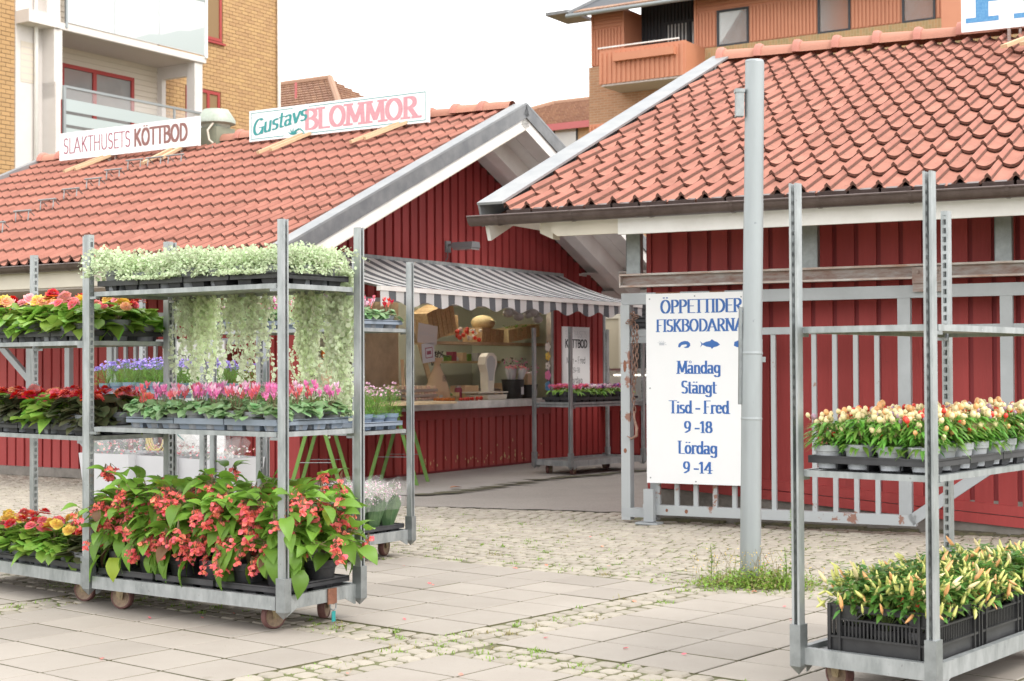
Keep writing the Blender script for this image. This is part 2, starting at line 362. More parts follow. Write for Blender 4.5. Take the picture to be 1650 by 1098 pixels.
def put(name, me, parent=None, loc=None, rot=None, stuff=False, scale=None):
    o = bpy.data.objects.new(name, me); COL.objects.link(o)
    if parent: o.parent = parent
    if loc is not None: o.location = loc
    if rot is not None: o.rotation_euler = rot if not isinstance(rot, (int, float)) else (0, 0, rot)
    if scale is not None: o.scale = scale if not isinstance(scale, (int, float)) else (scale,)*3
    if stuff: o['kind'] = 'stuff'
    return o
def tag(o, label=None, cat=None, group=None, kind=None):
    if label: o['label'] = label
    if cat: o['category'] = cat
    if group: o['group'] = group
    if kind: o['kind'] = kind
    return o
def thing(name, label, cat, loc=(0,0,0), rot=0, group=None):
    o = bpy.data.objects.new(name, None); COL.objects.link(o); o.location = loc
    o.rotation_euler = (0, 0, rot) if isinstance(rot, (int, float)) else rot
    o.empty_display_size = .1
    return tag(o, label, cat, group)
KIDS = {}
def clone(root, loc, rot=None, label=None, group=None, scale=None):
    def cp(o, par):
        c = o.copy(); COL.objects.link(c)
        if par: c.parent = par
        for ch in o.children: cp(ch, c)
        return c
    r = cp(root, None); r.location = loc
    if rot is not None: r.rotation_euler = (0, 0, rot)
    if label: r['label'] = label
    if group: r['group'] = group
    if scale: r.scale = (scale,)*3
    return r
def U(a, b): return random.uniform(a, b)
ORD = ['first','second','third','fourth','fifth','sixth','seventh','eighth','ninth','tenth','eleventh','twelfth','thirteenth','fourteenth']
def rdir(zmin=-1, zmax=1):
    a = U(0, 2*pi); z = U(zmin, zmax); r = sqrt(max(0, 1 - z*z)); return Vector((r*cos(a), r*sin(a), z))

# ------------------------------------------------------------------ site frames
AL = 1.0051; ROTA = AL - pi/2
CA = Vector((-1.975, 13.416, 0)); W_A, HE_A, HR_A, LEN_A = 3.985, 2.283, 4.098, 7.98
AB = 1.094; ROTB = AB - pi/2
DB = Vector((-.202, 11.568, 0)); W_B, HE_B, HR_B = 5.284, 2.407, 4.483
WB = Vector((.007, 12.601, 0))
def frame(rot): return Matrix.Rotation(rot, 4, 'Z')
def wpt(O, rot, p): return O + frame(rot) @ Vector(p)

# ------------------------------------------------------------------ lettering: strokes swept with a flat nib
def arc(cx, cy, rx, ry, a0, a1, n=10):
    return [(cx + rx*cos(radians(a0 + (a1-a0)*i/n)), cy + ry*sin(radians(a0 + (a1-a0)*i/n))) for i in range(n+1)]
def glyphs():
    X = .66   # x-height
    G = {}
    l = lambda *p: list(p)
    G['A'] = (.72, [l((.04,0),(.34,1)), l((.34,1),(.66,0)), l((.14,.33),(.56,.33))], [(.04,0),(.66,0)])
    G['B'] = (.60, [l((.12,0),(.12,1)), [(.12,1)]+arc(.28,.77,.22,.23,90,-90)+[(.12,.54)], [(.12,.54)]+arc(.30,.27,.25,.27,90,-90)+[(.12,0)]], [])
    G['D'] = (.66, [l((.12,0),(.12,1)), [(.12,1)]+arc(.24,.5,.36,.5,90,-90)+[(.12,0)]], [])
    G['E'] = (.54, [l((.12,0),(.12,1)), l((.12,1),(.48,1)), l((.12,.52),(.40,.52)), l((.12,0),(.50,0))], [])
    G['F'] = (.54, [l((.12,0),(.12,1)), l((.12,1),(.46,1)), l((.12,.52),(.33,.52))], [(.12,0)])
    G['G'] = (.68, [arc(.36,.5,.28,.5,50,330,14), l((.62,.0),(.62,.42)), l((.42,.42),(.64,.42))], [])
    G['H'] = (.70, [l((.12,0),(.12,1)), l((.58,0),(.58,1)), l((.12,.52),(.58,.52))], [(.12,0),(.58,0),(.12,1),(.58,1)])
    G['I'] = (.26, [l((.13,0),(.13,1))], [(.13,0),(.13,1)])
    G['K'] = (.64, [l((.12,0),(.12,1)), l((.14,.45),(.52,1)), l((.24,.58),(.58,0))], [(.12,0),(.12,1),(.58,0),(.52,1)])
    G['L'] = (.50, [l((.12,0),(.12,1)), l((.12,0),(.46,0))], [(.12,1)])
    G['M'] = (.84, [l((.10,0),(.14,1)), l((.14,1),(.42,.12)), l((.42,.12),(.70,1)), l((.70,1),(.74,0))], [(.10,0),(.74,0),(.12,1),(.72,1)])
    G['N'] = (.70, [l((.12,0),(.12,1)), l((.12,1),(.58,0)), l((.58,0),(.58,1))], [(.12,0),(.12,1),(.58,1)])
    G['O'] = (.72, [arc(.36,.5,.28,.5,0,360,20)], [])
    G['P'] = (.56, [l((.12,0),(.12,1)), [(.12,1)]+arc(.28,.74,.22,.26,90,-90)+[(.12,.48)]], [(.12,0)])
    G['R'] = (.62, [l((.12,0),(.12,1)), [(.12,1)]+arc(.28,.75,.22,.25,90,-90)+[(.12,.50)], l((.28,.5),(.56,0))], [(.12,0),(.57,0)])
    G['S'] = (.52, [arc(.26,.75,.18,.25,40,250,10)+[(.30,.48)]+arc(.25,.26,.20,.26,60,-140,10)], [])
    G['T'] = (.56, [l((.28,0),(.28,1)), l((.04,1),(.52,1))], [(.28,0)])
    G['U'] = (.68, [l((.12,1),(.12,.3)), arc(.34,.3,.22,.3,180,360), l((.56,.3),(.56,1))], [(.12,1),(.56,1)])
    G['Ö'] = (.72, G['O'][1], []); G['Å'] = G['A']
    G['a'] = (.50, [arc(.22,.50,.15,.16,150,0,6)+[(.37,.08),(.42,.0)], arc(.22,.19,.15,.19,20,340,12)], [])
    G['d'] = (.54, [arc(.25,.33,.18,.33,0,360,16), l((.43,1),(.43,0))], [(.46,0)])
    G['e'] = (.48, [[(.08,.36),(.41,.36)]+arc(.25,.34,.17,.32,5,320,14)], [])
    G['g'] = (.54, [arc(.25,.36,.18,.30,0,360,14), [(.43,.62),(.43,-.1)]+arc(.25,-.1,.18,.17,0,-160,8)], [])
    G['i'] = (.24, [l((.12,0),(.12,X)), l((.12,.86),(.12,.90))], [(.12,0)])
    G['n'] = (.54, [l((.11,0),(.11,X)), arc(.26,.42,.16,.24,170,0,8)+[(.42,0)]], [(.11,0),(.42,0)])
    G['r'] = (.38, [l((.11,0),(.11,X)), arc(.26,.46,.15,.20,170,40,6)], [(.11,0)])
    G['s'] = (.42, [arc(.20,.50,.13,.16,40,250,8)+[(.23,.32)]+arc(.20,.17,.15,.17,60,-140,8)], [])
    G['t'] = (.34, [l((.14,.9),(.14,.14)), arc(.23,.14,.09,.13,180,300,5), l((.03,X),(.29,X))], [])
    G['u'] = (.54, [l((.11,X),(.11,.2)), arc(.26,.2,.15,.2,180,340,8), l((.42,X),(.42,0))], [(.44,0)])
    G['v'] = (.50, [l((.05,X),(.24,0)), l((.24,0),(.44,X))], [])
    G['o'] = (.52, [arc(.26,.33,.18,.33,0,360,16)], [])
    G['ö'] = (.52, G['o'][1], []); G['ä'] = (.50, G['a'][1], []); G['å'] = (.50, G['a'][1], [])
    G['0'] = (.50, [arc(.25,.5,.17,.5,0,360,18)], [])
    G['1'] = (.40, [l((.22,0),(.22,1)), l((.08,.82),(.22,1))], [(.22,0)])
    G['4'] = (.54, [l((.38,0),(.38,1)), l((.38,1),(.04,.28)), l((.04,.28),(.52,.28))], [(.38,0)])
    G['8'] = (.50, [arc(.25,.75,.15,.25,0,360,14), arc(.25,.26,.19,.26,0,360,14)], [])
    G['9'] = (.50, [arc(.25,.68,.18,.32,0,360,14), [(.43,.68),(.38,.2),(.12,0)]], [])
    G['-'] = (.36, [l((.08,.32),(.28,.32)), l((.08,.36),(.28,.36)), l((.08,.40),(.28,.40))], [])
    G[' '] = (.26, [], [])
    return G
GL = glyphs()
def text(s, width, height, m, parent, loc, rot=(0,0,0), nib=(.11,.03), serif=.0, shear=0, name='lettering', slope=0):
    """flat print facing local -Y, left end at loc, baseline on loc; x to the right, z up"""
    mb = MB(); x = 0; k = 0
    tot = sum(GL[c][0] for c in s); sx = width / (tot * height)
    def seg(a, b, nx, nz):
        nonlocal k
        (ax, az), (bx, bz) = a, b
        pts = []
        for (px, pz) in (a, b):
            for dx in (-nx/2, nx/2):
                for dz in (-nz/2, nz/2): pts.append((px+dx, pz+dz))
        # convex hull
        pts = sorted(set(pts)); lo = []; hi = []
        cr = lambda o, p, q: (p[0]-o[0])*(q[1]-o[1]) - (p[1]-o[1])*(q[0]-o[0])
        for p in pts:
            while len(lo) > 1 and cr(lo[-2], lo[-1], p) <= 0: lo.pop()
            lo.append(p)
        for p in reversed(pts):
            while len(hi) > 1 and cr(hi[-2], hi[-1], p) <= 0: hi.pop()
            hi.append(p)
        h = lo[:-1] + hi[:-1]
        y = -.0004 - .00003 * (k % 40); k += 1
        mb.add([((px*sx + pz*shear) * height, y, pz*height) for px, pz in h], [tuple(range(len(h)))])
    for c in s:
        w, strokes, serifs = GL[c]
        for st in strokes:
            for a, b in zip(st, st[1:]):
                seg((x+a[0], a[1]), (x+b[0], b[1]), nib[0]/sx**.5, nib[1])
        if serif:
            for (px, pz) in serifs: seg((x+px-serif, pz + (.0)), (x+px+serif, pz), nib[1], nib[1]*1.1)
        if c in 'ÖöÄä':
            zt = 1.16 if c.isupper() else .88
            for dx in (-.11, .11): seg((x+w/2+dx, zt), (x+w/2+dx, zt+.04), nib[0]*.8/sx**.5, .05)
        if c in 'Åå':
            zt = 1.16 if c.isupper() else .93
            a = arc(x+w/2-.02, zt, .085/sx**.5, .085, 0, 360, 10)
            for p, q in zip(a, a[1:]): seg(p, q, .035, .03)
        x += w
    return mb.build(name, m, parent, loc=loc, rot=rot)

# ------------------------------------------------------------------ ground
EP = Vector((.64, .768, 0)); EQ = Vector((.768, -.64, 0))
def pq(p, q, z=0): return EP*p + EQ*q + Vector((0,0,z))
ROTP = math.atan2(EQ.y, EQ.x)
g = MB(); g.add([(-400,-100,-.0085),(400,-100,-.0085),(400,700,-.0085),(-400,700,-.0085)], [(0,1,2,3)])
ground = g.build('ground', 'joint'); tag(ground, kind='structure')
def slabmesh(w, l):
    m = MB(); b = .004; z0 = -.03
    ring = lambda i, z: [(i,i,z),(w-i,i,z),(w-i,l-i,z),(i,l-i,z)]
    vs = ring(0,z0) + ring(0,-.003) + ring(b,0)
    fs = [(8,9,10,11)] + [(a, (a+1)%4, (a+1)%4+4, a+4) for a in range(4)] + [(a+4, (a+1)%4+4, (a+1)%4+8, a+8) for a in range(4)]
    m.add(vs, fs[:1], 0); m.add(vs, fs[1:5], 1); m.add(vs, fs[5:], 0); return m.mesh('paving_slab', ['slab', 'joint'])
SLAB = slabmesh(.336, .3122)
def visible(P, pad=.4):
    d = P.y
    return d > 4.6 and abs(P.x) < .345*d + pad
pb = [(5.07 + .3267*i) for i in range(6)] + [4.75 - .3267*(i+1) for i in range(6)]
qb = [-11.565 + .35*i for i in range(6)] + [-4.335 + .35*i for i in range(12)] + [-6.745 + .35*i for i in range(6)] + [-9.155 + .35*i for i in range(6)]
for p in pb:
    for q in qb:
        P = pq(p, q)
        if visible(P + Vector((.2,.1,0))):
            o = put('paving_slab', SLAB, ground, pq(p + .007, q + .007, U(-.0012, .001)), (U(-.0015,.0015), U(-.0015,.0015), ROTP + U(-.004,.004)))
# cobbles
def cobble_geo(w, l, r):
    j = lambda a: a * U(.86, 1.0)
    c = [(-j(w)/2,-j(l)/2),(j(w)/2,-j(l)/2),(j(w)/2,j(l)/2),(-j(w)/2,j(l)/2)]
    c8 = []
    for i in range(4):
        a, b = c[i], c[(i+1)%4]; p = c[i-1]
        c8.append((a[0] + (p[0]-a[0])*.14, a[1] + (p[1]-a[1])*.14)); c8.append((a[0] + (b[0]-a[0])*.14, a[1] + (b[1]-a[1])*.14))
    vs = [(x,y,-.035) for x,y in c8] + [(x,y,-.008) for x,y in c8] + [(x*.84,y*.84,0) for x,y in c8]
    n = 8; fs = [tuple(range(16,24))] + [(a,(a+1)%n,(a+1)%n+n,a+n) for a in range(n)] + [(a+n,(a+1)%n+n,(a+1)%n+2*n,a+2*n) for a in range(n)]
    return vs, fs
CG = [cobble_geo(.105, .094, 0) for _ in range(12)]
CM = []
for vs, fs in CG:
    m = MB(); m.add(vs, fs); CM.append(m.mesh('cobblestone', 'cobble'))
cob = []
def strip(p0, p1, q0, q1, along):
    """rows of cobbles; along 'p' rows run along p"""
    n = 3; wd = (q1-q0 if along == 'p' else p1-p0) / n
    a0, a1 = (p0, p1) if along == 'p' else (q0, q1)
    for i in range(n):
        t = a0 + U(0, .06)
        while t < a1:
            L = U(.09, .125)
            c = (q0 if along == 'p' else p0) + wd*(i+.5)
            P = pq(t + L/2, c) if along == 'p' else pq(c, t + L/2)
            cob.append((P, ROTP + (pi/2 if along == 'p' else 0) + U(-.05,.05), L/.11, wd/.105)); t += L + .004
strip(2.4, 7.03, -4.645, -4.335, 'p'); strip(2.4, 7.03, -7.055, -6.745, 'p')
strip(2.4, 7.03, -9.465, -9.155, 'p')
for q0, q1 in ((-11.6,-9.465),(-9.155,-7.055), (-6.745,-4.645), (-4.335,-.5)): strip(4.75, 5.07, q0, q1, 'q')
def behind_edge(P): # on the asphalt
    return (P.x > -1.75) and ((P.y - 13.262) + (P.x + .868)*.356 > 0)
for i in range(120):
    q = -18 + U(0,.1)
    while q < 3:
        L = U(.092, .122)
        p = 7.085 + .103*i + .035*sin(q*3.3) + U(-.008,.008)
        P = pq(p, q + L/2)
        rel = P - CA; rl = Matrix.Rotation(-ROTA, 3, 'Z') @ rel
        rb = Matrix.Rotation(-ROTB, 3, 'Z') @ (P - DB)
        if visible(P, .2) and P.y < 20 and not behind_edge(P) and not (rl.y > 1.3 and rl.x < -.9) and not (rb.y > .98 and rb.x > .8) and (i or p > 7.05):
            a = math.atan(.035*3.3*cos(q*3.3))
            cob.append((P, ROTP + a + U(-.10,.10), L/.11, U(.93,1.02)))
        q += L + .003
cob = [c for c in cob if visible(c[0], .3)]
cob.sort(key=lambda c: c[0].length)
far = MB()
for i, (P, r, sx, sy) in enumerate(cob):
    z = U(-.006, .002)
    if i < 300:
        o = put('cobblestone', random.choice(CM), ground, (P.x, P.y, z), (U(-.02,.02), U(-.02,.02), r), scale=(sx, sy, 1))
    else:
        vs, fs = random.choice(CG); T = Matrix.Translation((P.x, P.y, z)) @ Matrix.Rotation(r, 4, 'Z') @ Matrix.Diagonal((sx, sy, 1, 1))
        far.add([tuple(T @ Vector(v)) for v in vs], fs)
far.build('cobblestones', 'cobble', ground, stuff=True)
# asphalt lane and the concrete apron before the kiosk
a = MB()
pts = [(-1.75,13.50),(-.868,13.262),(.901,12.633),(2.2,12.2),(9,11),(12,26),(-1.75,26)]
random.seed(3)
front = []
for i in range(40):
    t = i/39; x = -1.75 + t*4.6; y = 13.20 - .356*(x+.868) + U(-.05,.05); front.append((x,y,.003))
a.add(front + [(12,10.5,.003),(14,30,.003),(-1.75,30,.003)], [tuple(range(len(front)+3))])
lane = a.build('asphalt_lane', 'asphalt'); tag(lane, kind='structure')
def A_(x, y, z=0): return wpt(CA, ROTA, (x, y, z))
a = MB(); edge = [A_(.45 + .10*sin(t*1.9) + U(-.03,.03) + .05*t, 1.2 + t, .012) for t in [i*.25 for i in range(34)]]
a.add([tuple(v) for v in edge] + [tuple(A_(-1.2, 9.7, .012)), tuple(A_(-1.2, 1.2, .012))], [tuple(range(len(edge)+2))])
ap = a.build('concrete_apron', 'concrete'); tag(ap, kind='structure')
a = MB()
for i in range(len(edge)-1):
    for k in range(5):
        c = edge[i].lerp(edge[i+1], U(0,1)) + Vector((U(-.06,.05), U(-.10,.02), U(.002,.004)))
        r = U(.03,.11); n = 7
        a.add([(c.x + r*U(.8,1.3)*cos(2*pi*j/n)*1.5, c.y + r*U(.3,.5)*sin(2*pi*j/n), c.z + .00003*(i*5+k)) for j in range(n)], [tuple(range(n))])
a.build('gutter_dirt', 'dirt', ap, stuff=True)

# ------------------------------------------------------------------ roofs
def tilegeo(p, ex):
    us = [-.12,-.085,-.045,0,.045,.085,.115,.13,.26,.40,.54,.68,.80,.88]
    def prof(u):
        cr = .021*max(0, cos(pi*u/.25)) if u < .125 else 0
        pan = -.030*sin(pi*min(1, max(0, (u-.12)/.76))) - (.020 if u > .125 else 0) * (1 - (u-.12)/.76)
        return cr + pan
    vs = []
    for u in us: vs.append((u*p, 0, prof(u) + .042 + (.010 if u < .01 else 0)))
    for u in us: vs.append((u*p, ex*1.1, prof(u) + .006 + (.010 if u < .01 else 0)))
    for u in us: vs.append((u*p, .002, prof(u) + .020 + (.004 if u < .01 else 0)))
    n = len(us)
    top = [(i, i+1, i+1+n, i+n) for i in range(n-1)]
    fr = [(i+2*n, i+1+2*n, i+1, i) for i in range(n-1)]
    fr += [(0, n, 2*n), (n-1, 3*n-1, 2*n-1), top.pop(6)]  # step face by the roll takes the edge colour as painted shade
    return vs, top, fr
def slopeT(y0, he, th, right=False, yr=0, xs=1):
    c, s = cos(th), sin(th)
    if not right: return Matrix(((1,0,0,0),(0,c,-s,y0),(0,s,c,he),(0,0,0,1)))
    return Matrix(((-1,0,0,0),(0,-c,s,yr),(0,s,c,he),(0,0,0,1)))
def tiled_roof(roof, x0, x1, th, he, L, period, rows, cam_local, skip=None):
    ex = L / rows
    vs, top, fr = tilegeo(period, ex)
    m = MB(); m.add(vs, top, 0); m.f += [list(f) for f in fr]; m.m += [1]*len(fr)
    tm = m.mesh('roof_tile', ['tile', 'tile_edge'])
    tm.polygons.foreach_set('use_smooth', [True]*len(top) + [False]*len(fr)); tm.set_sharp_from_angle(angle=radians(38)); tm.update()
    T = slopeT(0, he, th); items = []
    n = int((x1 - x0) / period)
    for r in range(rows):
        for k in range(n):
            loc = T @ Vector((x0 + k*period, r*ex + U(-.004,.004), 0))
            items.append(((loc - cam_local).length, loc))
    items.sort(key=lambda t: t[0])
    rest = MB()
    for i, (d, loc) in enumerate(items):
        e = (th + U(-.006,.006), 0, U(-.005,.005))
        if i < 300: put('roof_tile', tm, roof, loc, e)
        else:
            R = Matrix.Translation(loc) @ Matrix.Rotation(e[2], 4, 'Z') @ Matrix.Rotation(e[0], 4, 'X')
            o = len(rest.v); rest.v.extend(tuple(R @ Vector(v)) for v in vs)
            for f in top: rest.f.append([q+o for q in f]); rest.m.append(0)
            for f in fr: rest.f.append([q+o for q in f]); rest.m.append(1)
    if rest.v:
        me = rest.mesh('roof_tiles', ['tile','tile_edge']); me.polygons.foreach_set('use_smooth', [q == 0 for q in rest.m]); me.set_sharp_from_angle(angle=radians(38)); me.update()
        put('roof_tiles', me, roof, stuff=True)
def ridge_tiles(roof, x0, x1, y, z, step=.37, r=.105):
    m = MB(); n = 9; L = step*1.12
    prof = [(0, r*1.22), (.035, r*1.25), (.07, r*1.12), (.075, r*1.0), (L, r*.88)]
    vs = []
    for (x, rr) in prof:
        for k in range(n):
            a = pi*k/(n-1); vs.append((x, rr*cos(a), rr*sin(a)*1.02))
    fs = [(i*n+k, i*n+k+1, (i+1)*n+k+1, (i+1)*n+k) for i in range(len(prof)-1) for k in range(n-1)] + [tuple(range(n))]
    m.add(vs, fs); me = m.mesh('ridge_tile', 'tile_ridge', 40)
    x = x0
    while x < x1:
        put('ridge_tile', me, roof, (x, y + U(-.01,.01), z + U(-.006,.006)), (0, 0, U(-.02,.02))); x += step
def gutter(parent, x0, x1, y, z, r=.062):
    m = MB(); n = 9
    for (xa, xb) in ((x0, x1),):
        pr = [(r*cos(pi + pi*k/(n-1)), r*sin(pi + pi*k/(n-1))) for k in range(n)]
        inn = [(a*.9, b*.9 + .002) for a, b in pr]
        vs = [(xa, y+a, z+b) for a, b in pr] + [(xb, y+a, z+b) for a, b in pr] + [(xa, y+a, z+b) for a, b in inn] + [(xb, y+a, z+b) for a, b in inn]
        fs = [(k, k+1, n+k+1, n+k) for k in range(n-1)] + [(2*n+k, 3*n+k, 3*n+k+1, 2*n+k+1) for k in range(n-1)]
        fs += [(k, 2*n+k, 2*n+k+1, k+1) for k in range(n-1)] + [(n+k, n+k+1, 3*n+k+1, 3*n+k) for k in range(n-1)]
        fs += [tuple(range(n)), tuple(range(n, 2*n))]
        m.add(vs, fs)
    m.tube([(x0, y-r, z+.003), (x1, y-r, z+.003)], .009, 6)
    gt = m.build('gutter', 'gutter', parent, 40)
    b = MB()
    for k in range(n-1):
        a0, a1 = pi + pi*k/(n-1), pi + pi*(k+1)/(n-1); R = r*1.06
        b.add([(-.012, R*cos(a0), R*sin(a0)), (.012, R*cos(a0), R*sin(a0)), (.012, R*cos(a1), R*sin(a1)), (-.012, R*cos(a1), R*sin(a1))], [(0,1,2,3)])
    b.box(-.014,.014,-r*1.1,r*1.6,.004,.012)
    bm = b.mesh('gutter_bracket', 'gutter'); x = x0 + .25
    while x < x1: put('gutter_bracket', bm, gt, (x, y, z)); x += .62
    return gt

# ---- left stall building
bA = thing('market_stall', 'long red timber market stall with clay tile roof and striped awning over its counter', 'stall', tuple(CA), ROTA)
thA = math.atan2(HR_A - HE_A, W_A); LA = sqrt(W_A**2 + (HR_A-HE_A)**2)
TL = slopeT(0, HE_A, thA); TR = slopeT(0, HE_A, thA, True, 2*W_A)
camA = Matrix.Rotation(-ROTA, 3, 'Z') @ (Vector((0,0,1.2185)) - CA)
m = MB(); m.box(-LEN_A, -.03, .05, LA, -.10, -.062, 0, TL); m.box(.03, LEN_A, .05, LA, -.10, -.062, 0, TR)
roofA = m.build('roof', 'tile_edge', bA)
random.seed(11)
tiled_roof(roofA, -LEN_A, -.14, thA, HE_A, LA, .156, 12, camA)
ridge_tiles(roofA, -LEN_A, -.5, W_A, HR_A + .02)
# verges
m = MB()
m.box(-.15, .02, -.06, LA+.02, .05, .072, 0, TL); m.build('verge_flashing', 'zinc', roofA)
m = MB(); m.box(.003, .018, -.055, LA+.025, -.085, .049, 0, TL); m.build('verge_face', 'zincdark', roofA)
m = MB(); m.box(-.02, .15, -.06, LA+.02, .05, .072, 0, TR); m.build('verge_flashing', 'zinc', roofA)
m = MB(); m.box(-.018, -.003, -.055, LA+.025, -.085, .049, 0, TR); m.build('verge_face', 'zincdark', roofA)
m = MB(); m.box(-LEN_A-.1, -LEN_A+.02, -.06, LA, -.05, .07, 0, TL); m.build('verge_flashing', 'zinc', roofA)
m = MB(); m.box(-.03, -.002, -.04, LA, -.205, -.0855, 0, TL); m.build('barge_board', 'white', roofA)
m = MB(); m.box(.002, .03, -.04, LA, -.205, -.0855, 0, TR); m.build('barge_board', 'white', roofA)
m = MB(); m.box(-.05, -.004, .1, LA, -.215, -.207, 0, TL); m.build('soffit_trim', 'cream', roofA)
for k in range(4):
    x = -1.05 + .255*k
    m = MB(); m.box(x+.003, x+.252, .1, LA-.02, -.14, -.12, 0, TL); m.build('soffit_board', 'white', roofA)
    m = MB(); m.box(-x-.252, -x-.003, .1, LA-.02, -.14, -.12, 0, TR); m.build('soffit_board', 'white', roofA)
m = MB(); m.box(-.64, -.47, .15, LA-.03, -.36, -.142, 0, TL); m.build('rafter', 'white', roofA)
m = MB(); m.box(.47, .64, .15, LA-.03, -.36, -.142, 0, TR); m.build('rafter', 'white', roofA)
# eaves on the left long side
gutter(bA, -LEN_A, .02, -.075, HE_A - .035)
m = MB(); m.box(-LEN_A, -.02, .0, .03, HE_A-.25, HE_A-.06); m.build('fascia_board', 'cream', bA)
m = MB(); m.box(-LEN_A, -1.05, .03, 1.35, HE_A-.27, HE_A-.25); m.build('soffit', 'soffit', bA)
m = MB(); m.box(-1.12, -1.05, 6.9, 7.9, 2.42, 2.45); m.box(-1.04, -.04, 7.05, 7.85, 2.44, 2.46); m.build('soffit', 'white', bA)
# walls
m = MB()
th_ = lambda y: HE_A + min(y, 2*W_A - y) * math.tan(thA) - .15
m.add([(-1.08,1.37,2.0),(-1.08,7.7,2.0),(-1.08,7.7,th_(7.7)),(-1.08,W_A,th_(W_A)),(-1.08,1.37,th_(1.37))], [(0,1,2,3,4)])
m.box(-1.10,-1.08,1.37,6.24,.0,.79); m.box(-1.10,-1.08,6.26,7.72,0,2.0)
m.box(-LEN_A+.6,-1.08,1.375,1.40,0,2.05)
m.build('wall', 'redback', bA)
random.seed(5)
PB_ = .158
def board(parent, x0, x1, y0, y1, z0, z1, mt='red'):
    m = MB(); m.box(x0, x1, y0, y1, z0, z1); return m.build('wall_board', mt, parent)
y = 1.36
while y < 7.62:
    zt = th_(y + .05) - .01
    lo = 1.97 if y < 6.2 else .05
    board(bA, -1.08, -1.05 + U(-.002,.002), y, y + .113, lo, zt)
    y += PB_
y = 1.36
while y < 6.2:
    board(bA, -1.08, -1.052 + U(-.002,.002), y, y + .118, .04, .62, 'redworn'); y += PB_
m = MB(); m.box(-1.075, -1.045, 1.36, 6.24, .622, .735); m.build('counter_rail', 'redworn', bA)
m = MB()
for i in range(46):
    yy = 1.36 + PB_*random.randint(12, 30) + U(.0,.11); zz = .07 + abs(random.gauss(0, .10)); n = 6; r = U(.005,.016); e = U(1, 2.8)
    m.add([(-1.0485 - .00002*i + .0003, yy + r*cos(2*pi*j/n)*U(.6,1), zz + r*e*sin(2*pi*j/n)*U(.6,1.1)) for j in range(n)], [tuple(range(n))])
m.build('paint_chips', 'bare', bA, stuff=True)
# side wall (long side), boards seen between the trolleys
x = -LEN_A + .7
while x < -1.09:
    board(bA, x, x + .12, 1.35 + U(-.002,.002), 1.378, .10, 2.03); x += .152
board(bA, -1.10, -1.045, 1.345, 1.40, .05, 2.2)
m = MB(); m.box(-LEN_A+.6, -1.05, 1.30, 1.38, 0, .10); m.build('footing', 'footing', bA)
# opening frame, counter, room
m = MB(); m.box(-1.12, -.93, 1.45, 6.30, .795, .825); m.box(-.945, -.930, 1.45, 6.30, .735, .795); m.build('counter_top', 'steel', bA)
m = MB(); m.box(-1.10, -1.03, 6.24, 6.30, .825, 1.97); m.box(-1.10,-1.03,1.45,6.30,1.93,1.97); m.build('opening_frame', 'steel', bA)
m = MB(); m.box(-3.05,-3.0,1.41,7.36,0,2.3); m.box(-3.05,-1.1,7.36,7.4,0,2.3); m.box(-3.05,-1.1,1.38,1.41,0,2.3)
m.build('room_wall', 'room', bA)
m = MB(); m.box(-3.0,-1.1,1.41,7.36,2.27,2.30); m.build('room_ceiling', 'roomceil', bA)
m = MB(); m.box(-1.75,-1.12,1.45,7.3,.76,.79); m.box(-3.0,-1.12,1.41,7.36,0.02,.05); m.build('work_top', 'woodshelf', bA)
m = MB(); m.box(-2.1,-1.7,4.62,7.3,1.50,1.535); m.build('shelf', 'woodshelf', bA)
m = MB(); m.box(-2.8,-2.5,6.0,7.34,1.27,1.30); m.build('shelf', 'woodshelf', bA)
m = MB(); m.box(-2.3,-1.9,3.3,4.15,.1,2.0); m.build('cabinet', 'roombrown', bA)
m = MB(); m.beam((-1.8,4.25,1.9),(-1.6,4.5,.8),.05,.05); m.build('brace', 'woodshelf', bA)

cl = thing('ceiling_lamp', 'lit fluorescent tube lamp under the ceiling inside the flower stall', 'lamp', tuple(A_(-1.85, 3.6, 2.235)), ROTA)
m = MB(); m.box(-.06,.06,0,2.6,.0,.03); m.build('housing', 'white', cl)
mtl = mat('stall_tube', (.9,.9,.85)); mtl.node_tree.nodes['Principled BSDF'].inputs['Emission Color'].default_value = (1,.90,.72,1); mtl.node_tree.nodes['Principled BSDF'].inputs['Emission Strength'].default_value = 13; M['stall_tube'] = mtl
for yy_ in (.05, 1.35):
    m = MB(); m.tube([(0,yy_,-.025),(0,yy_+1.2,-.025)], .016, 8); m.build('tube', 'stall_tube', cl)
# wall lamp on the gable
t = thing('wall_lamp', 'grey bulkhead lamp on the red gable above the striped awning', 'lamp', tuple(A_(-1.05, 3.95, 2.60)), ROTA)
m = MB(); m.box(0,.02,-.05,.05,-.06,.07); m.build('wall_plate', 'lampgrey', t)
m = MB(); m.beam((.01,0,.02),(.16,.0,.03),.03,.03); m.tube([(.02,-.02,.02),(.03,-.03,-.12),(.0,-.03,-.16)], .006, 6); m.build('arm', 'lampgrey', t)
m = MB(); m.prism([(-.09,-.02),(.09,-.02),(.075,.045),(-.075,.045)], 'x', .12, .40); m.build('housing', 'lampgrey', t)
m = MB(); m.prism([(-.08,-.045),(.08,-.045),(.088,-.0205),(-.088,-.0205)], 'x', .14, .39); m.build('lens', 'pane', t)

